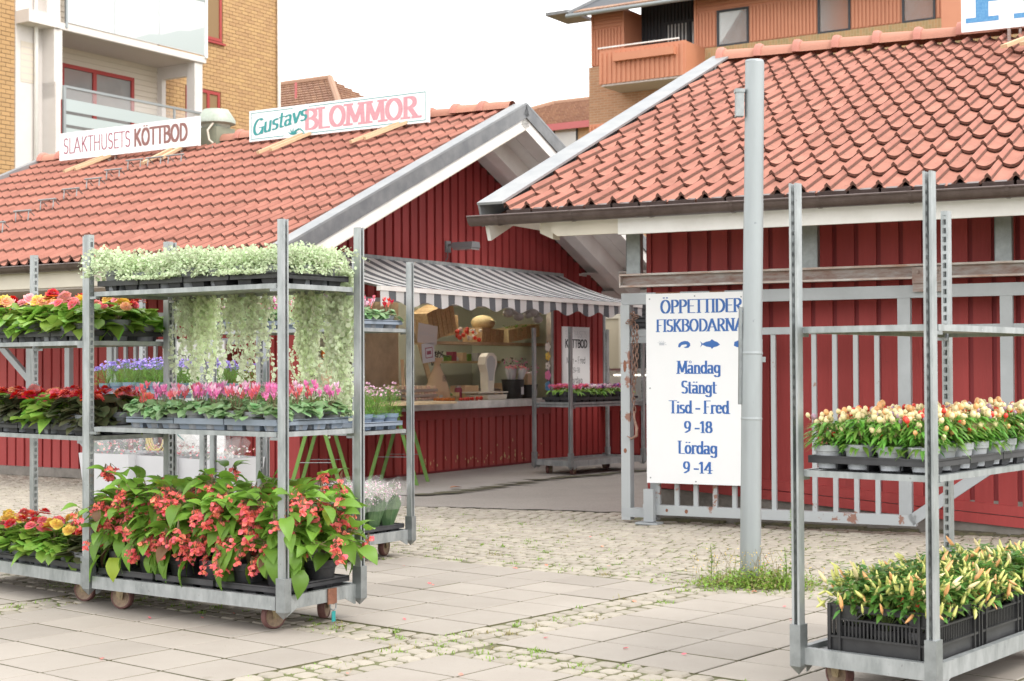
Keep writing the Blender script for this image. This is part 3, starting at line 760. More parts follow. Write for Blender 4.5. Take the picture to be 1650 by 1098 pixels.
# awning
aw = thing('awning', 'grey and white striped awning with scalloped valance over the flower stall counter', 'awning', tuple(A_(-1.02, 1.1, 2.40)), ROTA)
ms = mat('awning_stripes', (.8,.8,.8), .8)
N = ms.node_tree.nodes; Lk = ms.node_tree.links
tc_ = N.new('ShaderNodeTexCoord'); sp = N.new('ShaderNodeSeparateXYZ'); Lk.new(tc_.outputs['Object'], sp.inputs[0])
m1 = N.new('ShaderNodeMath'); m1.operation = 'DIVIDE'; m1.inputs[1].default_value = .25; Lk.new(sp.outputs['Y'], m1.inputs[0])
m2 = N.new('ShaderNodeMath'); m2.operation = 'FRACT'; Lk.new(m1.outputs[0], m2.inputs[0])
m3 = N.new('ShaderNodeMath'); m3.operation = 'GREATER_THAN'; m3.inputs[1].default_value = .52; Lk.new(m2.outputs[0], m3.inputs[0])
mm = N.new('ShaderNodeMix'); mm.data_type = 'RGBA'; mm.inputs[6].default_value = (.86,.86,.87,1); mm.inputs[7].default_value = (.17,.18,.20,1)
Lk.new(m3.outputs[0], mm.inputs[0])
trn = N.new('ShaderNodeBsdfTranslucent'); msx = N.new('ShaderNodeMixShader'); msx.inputs[0].default_value = .5
Lk.new(mm.outputs[2], N['Principled BSDF'].inputs['Base Color']); Lk.new(mm.outputs[2], trn.inputs[0])
Lk.new(N['Principled BSDF'].outputs[0], msx.inputs[1]); Lk.new(trn.outputs[0], msx.inputs[2]); Lk.new(msx.outputs[0], N['Material Output'].inputs[0])
M['awnstripe'] = ms
YL = 5.36; nx, ny = 6, 64; PR, DP = 1.17, .40
m = MB(); vs = []
for j in range(ny+1):
    for i in range(nx+1):
        t_ = i/nx; yy = YL*j/ny
        vs.append((PR*t_, yy, -DP*t_ - .05*sin(pi*t_) + .006*sin(yy*9)*sin(pi*t_)))
m.add(vs, [(j*(nx+1)+i, j*(nx+1)+i+1, (j+1)*(nx+1)+i+1, (j+1)*(nx+1)+i) for j in range(ny) for i in range(nx)])
m.build('awning_cloth', 'awnstripe', aw, True)
m = MB(); nv = 172; vs = []
for j in range(nv+1):
    yy = YL*j/nv; dz = .135 + .028*cos(2*pi*yy/.5)
    vs += [(PR+.012, yy, -DP-.035), (PR+.016 + .008*sin(yy*14), yy, -DP-.035-dz)]
m.add(vs, [(2*j, 2*j+2, 2*j+3, 2*j+1) for j in range(nv)]); m.build('valance', 'awnstripe', aw, True)
m = MB(); m.box(PR-.03, PR+.02, 0, YL, -DP-.05, -DP-.005); m.build('front_bar', 'white', aw)
m = MB(); m.box(-.05, .04, -.02, YL+.02, -.06, .02); m.build('wall_cassette', 'galvlight', aw)
for yy in (.4, 2.6, YL-.35):
    m = MB(); m.beam((.02,yy,-.12),(.62,yy+.12,-.34),.03,.03); m.beam((.62,yy+.12,-.34),(PR-.03,yy,-DP-.03),.03,.03); m.build('folding_arm', 'galvlight', aw)

# neighbour counter on the right of the gable, under the same eaves
nb = thing('fish_counter', 'low red counter with glass case between the two stalls, cream door behind', 'counter', tuple(A_(-1.05, 7.66, 0)), ROTA)
m = MB(); m.box(-.5, 2.4, .02, .06, .02, .70); m.build('back_panel', 'redback', nb)
x = -.02
while x < 2.3: board(nb, x, x+.11, -.008, .02, .05, .62, 'redworn'); x += .152
m = MB(); m.box(0, 2.4, -.015, .02, .622, .70); m.build('counter_rail', 'redworn', nb)
m = MB(); m.box(-.02, 2.4, -.12, .5, .72, .75); m.build('counter_top', 'steel', nb)
m = MB(); m.box(.0, 2.3, .10, .12, .75, 1.16); m.build('glass_case', glassy('case_glass', (.75,.78,.74), .35), nb)
m = MB(); m.box(.0, 2.3, .09, .14, 1.16, 1.19); m.build('case_trim', 'steel', nb)
mt_ = mat('tube_light', (.9,.9,.8)); mt_.node_tree.nodes['Principled BSDF'].inputs['Emission Color'].default_value = (1,.93,.78,1); mt_.node_tree.nodes['Principled BSDF'].inputs['Emission Strength'].default_value = 2.5; M['tube_light'] = mt_
m = MB(); m.tube([(.05,.2,1.10),(1.4,.2,1.10)], .012, 8); m.build('case_lamp', 'tube_light', nb)
m = MB(); m.box(-1.0, 2.4, 1.0, 1.05, 0, 2.4); m.build('shutter_wall', 'shutter', nb)
sm = MB(); sm.box(0, 1.9, -.02, 0, 0, .045); slat = sm.mesh('slat', 'shutter')
for k in range(18): put('slat', slat, nb, (-.24, 1.0, 1.0 + k*.06))
m = MB(); m.box(-.53, -.27, .95, .998, .7, 1.90); m.build('door', 'door', nb)
m = MB(); m.box(-.60, -.53, .93, .998, .7, 1.97); m.box(-.27,-.22,.93,.998,.7,1.97); m.box(-.53,-.27,.93,.998,1.90,1.97); m.build('door_frame', 'cream', nb)
m = MB(); m.box(-.1, 2.2, -.05, .08, 2.10, 2.24); m.build('lintel', 'white', nb)
m = MB(); m.box(-.06, .0, .0, .06, 0, 2.35); m.build('corner_post', 'grey', nb)

# signs of the left building
def signboard(name, label, x0, x1, y, z0, z1, O, rot, legs=(), mt='signwhite', th=.05, edge='galv'):
    t = thing(name, label, 'sign', tuple(wpt(O, rot, (x0, y, z0))), rot)
    m = MB(); m.box(0, x1-x0, 0, th, 0, z1-z0, 0); b = m.build('board', mt, t)
    for lx in legs:
        m = MB(); m.box(lx-.015, lx+.015, .0, .03, -.30, 0); m.box(lx+.1-.012, lx+.1+.012, .02, .05, -.25, 0); m.build('leg', 'rustgrey', t)
    return t
s1 = signboard('roof_sign', 'white roof sign reading Slakthusets Köttbod on the left part of the ridge', -7.19, -4.63, 3.60, 4.03, 4.40, CA, ROTA, (.95, 2.15))
text('SLAKTHUSETS', 1.28, .20, 'maroon', s1, (.08, -.001, .09), nib=(.075,.065))
text('KÖTTBOD', .96, .205, 'brownprint', s1, (1.42, -.001, .09), nib=(.17,.15))
s2 = signboard('roof_sign', 'white roof sign with green script and faded pink lettering Gustavs Blommor', -3.765, -1.067, 3.60, 4.0, 4.38, CA, ROTA, (.62, 2.0), edge='teal')
m = MB(); W2, H2 = 2.698, .38
for (a, b, c, d) in ((.03,.70,.345,.353),(.95,W2-.03,.345,.353),(.03,.56,.025,.033),(.80,W2-.03,.025,.033),(.03,.036,.025,.353),(W2-.036,W2-.03,.025,.353)):
    m.box(a, b, -.002, 0, c, d)
m.build('border_line', 'teal', s2)
gt_ = text('Gustavs', .88, .185, 'teal', s2, (.05, -.003, .065), nib=(.17,.06), shear=.30, rot=(0, radians(-8.5), 0))
text('BLOMMOR', 1.68, .235, 'pinkprint', s2, (.88, -.001, .075), nib=(.21,.10), serif=.16)
m = MB()
for k in range(5):
    a0 = radians(15 + 35*k); m.leaf((.70,-.003,.03), (cos(a0), 0, sin(a0)), (0,-1,0), .09, .022, 0, fold=0, seg=3)
for k, L_ in enumerate((.10,.13)): 
    pa = [(.72+.16*i/6, -.003, .035 + L_*.5*sin(pi*i/6)) for i in range(7)]; m.tube(pa, .005, 4)
m.build('sprig_motif', 'teal', s2)
# wooden planks the signs stand on
for (sa, ya, sb, yb) in ((6.49,3.07,6.32,3.83),(6.34,3.12,6.17,3.86),(5.05,3.06,5.12,3.9),(4.88,3.2,4.98,3.9),(3.07,2.98,2.9,3.78),(2.93,3.05,2.76,3.8),(1.72,3.02,1.46,3.7),(1.58,3.1,1.32,3.75)):
    m = MB()
    za = HE_A + ya*math.tan(thA) + .10; zb = HE_A + yb*math.tan(thA) + .10
    m.beam((-sa, ya, za), (-sb, yb, zb), .05, .035, up=(0,0,1)); m.build('plank', 'wood', roofA)
# ladder hooks up the left roof
lad = thing('roof_ladder', 'row of small grey step hooks climbing the tiled roof of the left stall', 'roof ladder', tuple(CA), ROTA)
for (sa, ya) in ((5.2,.98),(5.2,1.34),(5.2,1.70),(5.2,2.05),(5.2,2.40),(5.2,2.72),(5.2,3.07),(4.86,3.08),(4.52,3.09)):
    z = HE_A + ya*math.tan(thA) + .03; m = MB()
    for dx in (-.11, .11):
        m.tube([(-sa+dx, ya+.10, z+.05), (-sa+dx, ya, z+.12), (-sa+dx, ya-.01, z)], .008, 5)
    m.tube([(-sa-.15, ya, z+.12), (-sa+.15, ya, z+.12)], .011, 6)
    m.build('step_hook', 'galv', lad)
# ventilator on the ridge
vt = thing('roof_ventilator', 'olive ventilator box with pale green cowl behind the end of the Köttbod sign', 'ventilator', tuple(A_(-4.70, 4.0, 3.74)), ROTA)
m = MB(); m.box(-.17,.17,-.17,.17,-.1,.56); m.build('box', 'ventbox', vt)
m = MB(); m.box(-.30,.30,-.35,.2,-.12,-.02); m.build('flashing', 'vent', vt)
m = MB(); m.lathe([(.17,.56),(.19,.60),(.25,.62),(.25,.66),(.20,.74),(.16,.80),(0.001,.82)], 20); m.build('cowl', 'vent', vt, 40)
m = MB(); m.tube([(.12,-.18,.6),(.08,-.24,.5),(.10,-.23,.38),(.14,-.2,.34)], .014, 6); m.build('cable', 'cream', vt)
m = MB(); m.box(.08,.19,-.25,-.17,.12,.30); m.build('junction_box', 'cream', vt)

# Köttbod hours sign on the gable
sk = thing('hours_sign', 'white Köttbod opening hours panel on the red wall behind the small flower trolley', 'sign', tuple(A_(-1.035, 6.53, .70)), ROTA + pi/2)
m = MB(); m.box(0,.72,0,.012,0,1.04); m.build('panel', 'signwhite', sk)
text('SLAKTHUSETS', .56, .085, 'greyprint', sk, (.08,-.001,.90), nib=(.06,.05))
text('KÖTTBOD', .58, .10, 'darkprint', sk, (.07,-.001,.77), nib=(.17,.15))
text('Mån - Fred', .50, .085, 'darkprint', sk, (.10,-.001,.56), nib=(.07,.06))
text('09-18', .20, .065, 'darkprint', sk, (.25,-.001,.44), nib=(.06,.05))
text('Lördag', .34, .085, 'darkprint', sk, (.18,-.001,.30), nib=(.07,.06))
text('09-14', .20, .065, 'darkprint', sk, (.25,-.001,.19), nib=(.06,.05))
text('Söndag', .36, .085, 'darkprint', sk, (.17,-.001,.06), nib=(.07,.06))

# ---- right stall building
bB = thing('market_stall', 'red market stall on the right, low clay tile roof, behind the steel gate', 'stall', tuple(DB), ROTB)
thB = math.atan2(HR_B - HE_B, W_B); LB = sqrt(W_B**2 + (HR_B-HE_B)**2); LEN_B = 6.6
TL = slopeT(0, HE_B, thB); TR = slopeT(0, HE_B, thB, True, 2*W_B)
camB = Matrix.Rotation(-ROTB, 3, 'Z') @ (Vector((0,0,1.2185)) - DB)
m = MB(); m.box(.03, LEN_B, .06, LB, -.10, -.062, 0, TL); m.box(-LEN_B, -.03, .06, LB, -.10, -.062, 0, TR)
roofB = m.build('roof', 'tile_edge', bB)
random.seed(12)
tiled_roof(roofB, .19, LEN_B, thB, HE_B, LB, .178, 12, camB)
ridge_tiles(roofB, .05, LEN_B, W_B, HR_B + .03, .42, .125)
m = MB(); m.box(-.03, .19, -.05, LB+.02, .075, .095, 0, TL); m.build('verge_flashing', 'zinc', roofB)
m = MB(); m.box(-.027, -.01, -.045, LB+.015, -.10, .074, 0, TL); m.build('verge_face', 'zinc', roofB)
m = MB(); m.box(.0,.03,-.06,LB+.02,-.10,.08,0,TR); m.build('verge_face', 'zinc', roofB)
m = MB(); m.box(-.01,.02,-.02,LB,-.22,-.10,0,TL); m.build('barge_board', 'white', roofB)
m = MB()
for k in range(30):
    x = .19 + k*.22
    m.box(x, x+.2, -.01, .03, -.04, .012, 0, TL)
m.build('eaves_filler', 'gutter', roofB, stuff=True)
gutter(bB, -.08, LEN_B, -.085, HE_B - .045, .066)
m = MB(); m.box(1.10, LEN_B, .02, .06, HE_B-.215, HE_B-.07); m.build('fascia_board', 'white', bB)
m = MB(); m.prism([(.60,HE_B-.205),(1.097,HE_B-.205),(1.097,HE_B-.07),(.55,HE_B-.07),(.55,HE_B-.17)], 'y', .03, .065); m.build('fascia_board', 'cream', bB)
m = MB(); m.prism([(.42,HE_B-.17),(.53,HE_B-.22),(.53,HE_B-.09),(.42,HE_B-.09)], 'y', .1, .22); m.build('rafter_tail', 'cream', bB)
m = MB(); m.box(.06,LEN_B,.06,1.0,HE_B-.075,HE_B-.055); m.build('soffit', 'white', bB)
WY = 1.013
zs = lambda x: .206 - .072*(x + .288 - 2)      # the skirting follows the falling pavement
m = MB(); m.box(.95, LEN_B, WY+.02, WY+.06, .0, 2.4); m.box(.95,.99,WY+.06,8.5,.2,2.6); m.build('wall', 'redback', bB)
random.seed(6); x = .97; k = 0
while x < LEN_B:
    board(bB, x, x+.132, WY + U(-.002,.002), WY+.02, max(-.02, zs(x+.13)+.15), 2.36); x += .166
board(bB, .925, .965, WY-.012, WY+.05, .21, 2.36)
for k in range(40):
    yy = WY + .07 + k*.16
    if yy < 4: board(bB, .925, .95, yy, yy+.12, .21, 2.5)
for k_, z0 in enumerate((0, .078)):
    m = MB(); ya, yb = WY-.02 - (.006 if k_ == 0 else 0), WY+.015
    m.prism([(.93, zs(.93)+z0), (5.2, zs(5.2)+z0), (5.2, zs(5.2)+z0+.072), (.93, zs(.93)+z0+.072)], 'y', ya, yb); m.build('skirting_board', 'red', bB)
m = MB(); m.box(.96, LEN_B, WY+.001, WY+.019, -.05, .24); m.build('footing', 'footing', bB)
m = MB(); random.seed(9)
for i in range(60):
    x = U(1.0, 5.0); m.box(x, x+U(.1,.25), WY-U(.06,.12), WY+.0, -.02, U(.004,.02))
m.build('dirt_edge', 'dirt', bB, stuff=True)
# FISK sign on its ridge
s3 = signboard('roof_sign', 'white roof sign with mottled blue letters Fisk at the top right corner', 2.66, 5.6, W_B-.32, 4.49, 5.10, DB, ROTB, (.45, 2.2))
text('FISK', 1.62, .37, 'bluelight', s3, (.10, -.001, .11), nib=(.22,.12), serif=.13)
for (xa, ya, xb, yb) in ((3.2,4.10,3.5,4.75),(3.36,4.14,3.66,4.78)):
    m = MB(); m.beam((xa,ya,HE_B+ya*math.tan(thB)+.12),(xb,yb,HE_B+yb*math.tan(thB)+.12),.07,.035); m.build('plank','wood',roofB)

# ------------------------------------------------------------------ sliding gate, track and hours sign in front of the right stall
def B_(x, y, z=0): return wpt(DB, ROTB, (x, y, z))
gate = thing('sliding_gate', 'grey steel sliding gate with rust patches standing before the right red stall', 'gate', tuple(B_(-.288, .713, 0)), ROTB)
def gpart(name, x0, x1, y0, y1, z0, z1, mt='grey', par=None):
    m = MB(); m.box(x0,x1,y0,y1,z0,z1); return m.build(name, mt, par or gate)
gpart('top_rail', 1.13, 5.4, -.035, .035, 1.70, 1.79)
gpart('middle_rail', 1.21, 5.4, -.025, .025, 1.452, 1.505)
gpart('bottom_rail', 1.30, 3.40, -.03, .03, .068, .145, 'greyrust')
x = 1.42; k = 0
random.seed(4)
while x < 3.2:
    b_ = gpart('bar', x-.017, x+.017, -.015, .015, .145, 1.452, 'greyrust')
    x += .155
gpart('post', 3.28, 3.37, -.03, .03, .145, 1.70)
for xx in (3.99, 4.64, 5.3): gpart('post', xx, xx+.085, -.03, .03, .60 if xx < 4.5 else 1.0, 1.70)
m = MB(); m.beam((3.36,0,.105),(4.9,0,1.20),.06,.078); m.build('brace', 'grey', gate)
m = MB()
for (xc, zc, r) in ((1.50,.107,.011),(1.66,.104,.014)):
    m.add([(xc + r*cos(2*pi*i/8), -.0315, zc + r*1.2*sin(2*pi*i/8)) for i in range(8)], [tuple(range(8))])
m.build('rust_patch', 'rust', gate)
m = MB(); m.box(1.42,1.62,-.0365,-.0355,1.745,1.79); m.box(1.86,1.98,-.0365,-.0355,1.77,1.79); m.build('rust_patch', 'rust', gate)
# latch post on the left
lp = thing('latch_post', 'grey rusty steel latch post with hanging chain at the left end of the gate', 'post', tuple(B_(-.288, .713, 0)), ROTB)
gpart('post', 1.125, 1.20, -.04, .04, .02, 1.698, 'greyrust', par=lp)
gpart('stub', 1.20, 1.345, -.02, .02, 1.40, 1.45, par=lp)
gpart('foot_rail', 1.125, 1.40, -.041, .035, .045, .115, par=lp)
gpart('back_post', 1.335, 1.395, .04, .10, .02, .95, par=lp)
gpart('guide_bracket', 1.335, 1.415, -.10, -.045, .02, .27, par=lp)
gpart('foot_plate', 1.28, 1.46, -.14, .0, .001, .014, par=lp)
m = MB()
for (zc, hh) in ((1.22,.05),(.56,.02)):
    m.add([(1.16 + .014*cos(2*pi*i/8), -.0408, zc + hh*sin(2*pi*i/8)) for i in range(8)], [tuple(range(8))])
m.build('rust_patch', 'rust', lp)
# chain
ch = thing('chain', 'rusty chain with hook hanging from the gate latch post', 'chain', tuple(B_(-.288+1.243, .655, 0)), ROTB)
def link(mb, c, vert, rot):
    R = Matrix.Rotation(rot, 4, 'Z')
    pts = []
    for i in range(13):
        a = 2*pi*i/12; v = Vector((.011*cos(a), 0, .018*sin(a) + (.008 if sin(a) > 0 else -.008))); pts.append(Vector(c) + R @ v)
    mb.tube(pts, .0042, 6, cap=False)
z = 1.62; k = 0
lk = MB(); link(lk, (0,0,0), 1, 0); lkm = lk.mesh('link', 'chain', True)
while z > .86:
    put('link', lkm, ch, (.004*sin(k), .0, z), k % 2 * pi/2 + .3); z -= .037; k += 1
z = 1.52; k = 0
while z > 1.12:
    put('link', lkm, ch, (.036 - .028*max(0, (1.3-z)*3), -.02, z), k % 2 * pi/2 + .6); z -= .037; k += 1
for q in range(7):
    put('link', lkm, ch, (.03*sin(q), -.02, 1.62 - .012*q), (1.2, .4*q, q))
m = MB(); m.tube([(0,0,.87),(.004,0,.80),(.022,0,.74),(.02,0,.68),(-.02,0,.655),(-.06,0,.675)], [.008,.010,.013,.013,.010,.003], 8); m.build('hook', 'chain', ch, True)
# overhead track
tr = thing('gate_track', 'rusty steel I beam track above the sliding gate with hangers up to the eaves', 'track', tuple(B_(-.288, .70, 0)), ROTB)
m = MB(); m.box(1.135, 6.5, -.05, .06, 1.925, 1.94); m.box(1.135,6.5,-.05,.06,1.835,1.85); m.box(1.135,6.5,-.005,.01,1.85,1.925,1); m.box(1.125,1.135,-.05,.06,1.835,1.94)
m.build('beam', ['galvrust', 'rustgrey'], tr)
for xx in (1.165, 2.575, 3.955, 5.3):
    m = MB(); m.box(xx, xx+.12, .0, .008, 1.94, 2.33); m.box(xx, xx+.008, .0, .06, 1.94, 2.33); m.box(xx+.112, xx+.12, .0, .06, 1.94, 2.33)
    m.box(xx+.005, xx+.115, -.002, .0, 1.94, 1.99); m.build('hanger', 'galv', tr)
for xx in (3.40, 3.53):
    m = MB(); m.box(xx, xx+.085, -.075, -.055, 1.80, 1.915); m.box(xx, xx+.085, -.06, -.035, 1.74, 1.80); m.box(xx+.03,xx+.05,-.09,-.07,1.87,1.89); m.build('roller_bracket', 'rustgrey', tr)
# hours sign on the gate
hs_ = thing('hours_sign', 'large white Fiskbodarna opening hours sign with blue lettering fixed to the gate', 'sign', tuple(B_(-.288+1.352, .713-.055, .318)), ROTB)
m = MB(); m.box(0,.80,-.012,.012,0,1.46); m.build('panel', 'signwhite', hs_)
m = MB()
for (sx_, sz_) in ((.03,.04),(.03,1.42),(.03,.73),(.77,.04),(.77,1.42),(.40,1.435),(.40,.02)):
    m.lathe([(.001,.0),(.006,.0),(.0065,-.002)], 8, T=Matrix.Translation((sx_, -.0135, sz_)) @ Matrix.Rotation(pi/2, 4, 'X'))
m.build('screws', 'galv', hs_, stuff=True)
def T_(s, px0, px1, py, hpx, nib=(.18,.055)):
    k = .76/ (1200-1047); w = (px1-px0)*k
    zc = 1.46 - (py-474)/ (782-474) * 1.46
    text(s, w, hpx/211.0, 'blue', hs_, ((px0-1047)*k, -.0125, zc), nib=nib, serif=.13)
T_('ÖPPETTIDER', 1071, 1204, 506, 21); T_('FISKBODARNA', 1064, 1207, 536, 19.5)
T_('Måndag', 1098, 1169, 604, 20); T_('Stängt', 1105, 1162, 636, 20); T_('Tisd - Fred', 1085, 1182, 668, 20)
T_('9 -18', 1109, 1155, 699, 18); T_('Lördag', 1099, 1163, 733, 20); T_('9 -14', 1107, 1154, 764, 18)
k_ = .76/153; fz = lambda py: 1.46 - (py-474)/308*1.46
def pic(pts, cx, cy, m='blue', s=1.0):
    mb = MB(); mb.add([((cx-1047)*k_ + x*s*k_, -.0128, fz(cy) + z*s/211) for x, z in pts], [tuple(range(len(pts)))]); mb.build('fish_drawing', m, hs_)
pic([(-16,5),(-12,1),(-6,4),(0,5),(3,8),(7,5),(12,3),(16,-1),(11,-4),(6,-5),(3,-8),(1,-5),(-6,-4),(-12,-1),(-16,-5),(-14,0)], 1152, 557)
pic([(-10,-4),(-9,1),(-5,4),(0,5.5),(6,5),(9.5,2),(10,-2),(7,-5.5),(2,-6),(-1,-4.5),(3,-3.5),(5,-1),(2,0),(-4,-1),(-7,-5)], 1110, 557)
pic([(-7,-3),(-6,3),(-1,5),(6,5),(8,1),(6,-5),(2,-6),(-3,-5)], 1197, 557)
mb = MB()
for a0 in range(0, 180, 30):
    for sgn in (1,):
        ca, sa = cos(radians(a0)), sin(radians(a0)); c0 = ((1073-1047)*k_, fz(555))
        mb.beam((c0[0]+ca*.012, -.0135 - a0*1e-6, c0[1]+sa*.010), (c0[0]+ca*.040, -.0135 - a0*1e-6, c0[1]+sa*.034 - .012), .0008, .003)
mb.beam(((1073-1047)*k_-.02, -.0138, fz(556)), ((1073-1047)*k_+.02, -.0138, fz(556)), .0008, .02)
mb.build('crab_drawing', 'greyprint', hs_)
# lamp pole
pl = thing('steel_pole', 'tall galvanised round pole rising from weeds in the cobbles before the hours sign', 'pole', (1.338, 8.503, 0), (0, radians(.85), 0))
m = MB(); m.tube([(0,0,-.05),(0,0,1.37),(0,0,1.37),(.002,0,2.14),(.002,0,2.14),(.002,0,2.94)], [.059,.058,.056,.0555,.0545,.054], 24, cap=False); m.lathe([(.054,2.94),(.05,2.952),(0.001,2.952)], 24)
m.build('tube', 'pole', pl, 50)
m = MB()
for z in (.92, 1.29): m.lathe([(.0585,z-.008),(.061,z),(.0585,z+.008)], 24)
m.build('band', 'pole', pl, True)
m = MB(); m.box(.05,.075,-.012,.012,1.24,1.27); m.box(-.075,-.058,-.01,.02,1.0,1.55); m.build('clamp', 'galv', pl)
m = MB(); m.box(-.105,-.06,-.03,.03,2.63,2.78); m.box(-.11,-.056,-.034,.034,2.765,2.785); m.build('terminal_box', 'galvlight', pl)

# left gate before the long red wall
lg = thing('sliding_gate', 'grey steel gate glimpsed behind the flower trolleys on the left red wall', 'gate', tuple(A_(0, 1.05, 0)), ROTA)
x = -3.35
while x < -1.75:
    gpart('bar', x-.018, x+.018, -.015, .015, .15, 1.46, par=lg); x += .148
gpart('middle_rail', -3.5, -1.5, -.02, .02, 1.46, 1.52, par=lg); gpart('bottom_rail', -3.45, -1.5, -.03, .03, .07, .15, par=lg)
gpart('top_rail', -7, -1.4, -.03, .03, 1.72, 1.80, par=lg)
for xx in (-3.46, -4.12, -4.75): gpart('post', xx, xx+.075, -.03, .03, .15 if xx > -3.5 else .5, 1.72, par=lg)
m = MB(); m.beam((-3.44,0,.10),(-5.3,0,1.55),.05,.07); m.build('brace', 'grey', lg)
s5 = signboard('hours_sign', 'white Gustavs opening hours sign seen through the hanging silver plants', -2.60, -1.74, 1.0, .27, 1.50, CA, ROTA, (), th=.02)
text('Månd', .40, .125, 'darkprint', s5, (.04,-.001,1.0), nib=(.08,.06)); text('Stängt', .40, .11, 'darkprint', s5, (.3,-.001,.30), nib=(.08,.06)); text('Lördag', .44, .11, 'darkprint', s5, (.2,-.001,.62), nib=(.08,.06))
m = MB(); m.tube([(.35+.16*cos(a_/10*2*pi), -.004, .34+.14*sin(a_/10*2*pi)) for a_ in range(8)], .005, 4); m.build('ring_motif', 'teal', s5)
t = thing('meter_box', 'grey meter box standing at the left red wall behind the white planter boxes', 'cabinet', tuple(A_(-3.35, .60, 0)), ROTA)
m = MB(); m.box(0,.42,0,.2,0,.78); m.build('body', 'greypot', t); m = MB(); m.box(.02,.40,-.01,.0,.05,.74); m.build('door', 'galvlight', t)
t = thing('hose_coil', 'coiled yellow hose hanging on the left gate behind the planter boxes', 'hose', tuple(A_(-2.55, .88, .52)), ROTA)
m = MB()
for k in range(6):
    r = .10 + .012*k; m.tube([(r*cos(2*pi*i/18), -.02*(k % 3) , r*sin(2*pi*i/18)*1.25) for i in range(19)], .011, 6, cap=False)
m.build('coil', 'hose', t, True)

# ------------------------------------------------------------------ trolleys
def postmesh(H, z0=.068):
    """C-section with slots; web at x=0 facing +x inside, flanges to -x... local: web plane x=0, flanges run to x=-w"""
    w, d, t = .040, .032, .0028
    m = MB(); zb = .13
    m.box(-w, 0, -d/2, -d/2+t, zb, H); m.box(-w, 0, d/2-t, d/2, zb, H)
    m.box(-t, 0, -d/2+t, -.008, zb, H); m.box(-t, 0, .008, d/2-t, zb, H)
    m.box(-w, -w+t, -d/2+t, -d/2+.009, zb, H); m.box(-w, -w+t, d/2-.009, d/2-t, zb, H)
    z = zb
    while z < H - .03:
        m.box(-t, 0, -.008, .008, z, z+.014); z += .0385
    m.box(-t, 0, -.008, .008, H-.02, H)
    return m
def collar():
    m = MB(); z1 = .257; zt = .068
    x0, x1, y0, y1 = -.047, .008, -.022, .022
    m.box(x0, x1, y0, y1, zt+.035, z1)
    cx, cy = (x0+x1)/2, 0
    m.add([(x0,y0,zt+.035),(x1,y0,zt+.035),(x1,y1,zt+.035),(x0,y1,zt+.035),(cx,cy,zt)], [(0,1,4),(1,2,4),(2,3,4),(3,0,4)])
    return m
WH = {}
def wheelparts(r=.0625):
    m = MB(); w = .018
    T = Matrix.Rotation(pi/2, 4, 'X')
    m.lathe([(r*.80,-w),(r*.93,-w),(r,-w*.6),(r,w*.6),(r*.93,w),(r*.80,w)], 28, T=T); ty = m.mesh('tyre', 'tyre', 35)
    m = MB(); m.lathe([(.001,-w*.5),(.012,-w*.9),(.014,-w*.55),(r*.6,-w*.45),(r*.82,-w*.9),(r*.82,w*.9),(r*.6,w*.45),(.014,w*.55),(.012,w*.9),(.001,w*.5)], 28, T=T); ri = m.mesh('rim', 'rim', 35)
    m = MB()
    for s in (-1, 1):
        y = s*.024
        m.prism([(-.014,-.012),(.014,-.012),(.030,.062),(-.030,.062)][::s], 'y', y-.002, y+.002)
        m.tube([(0,y-.004,0),(0,y+.004,0)], .008, 8)
    m.box(-.04,.04,-.032,.032,.062,.070)
    # prism axis y gives (p0,t,p1)
    fo = m.mesh('fork', 'fork')
    return ty, ri, fo
TY, RI, FO = wheelparts()
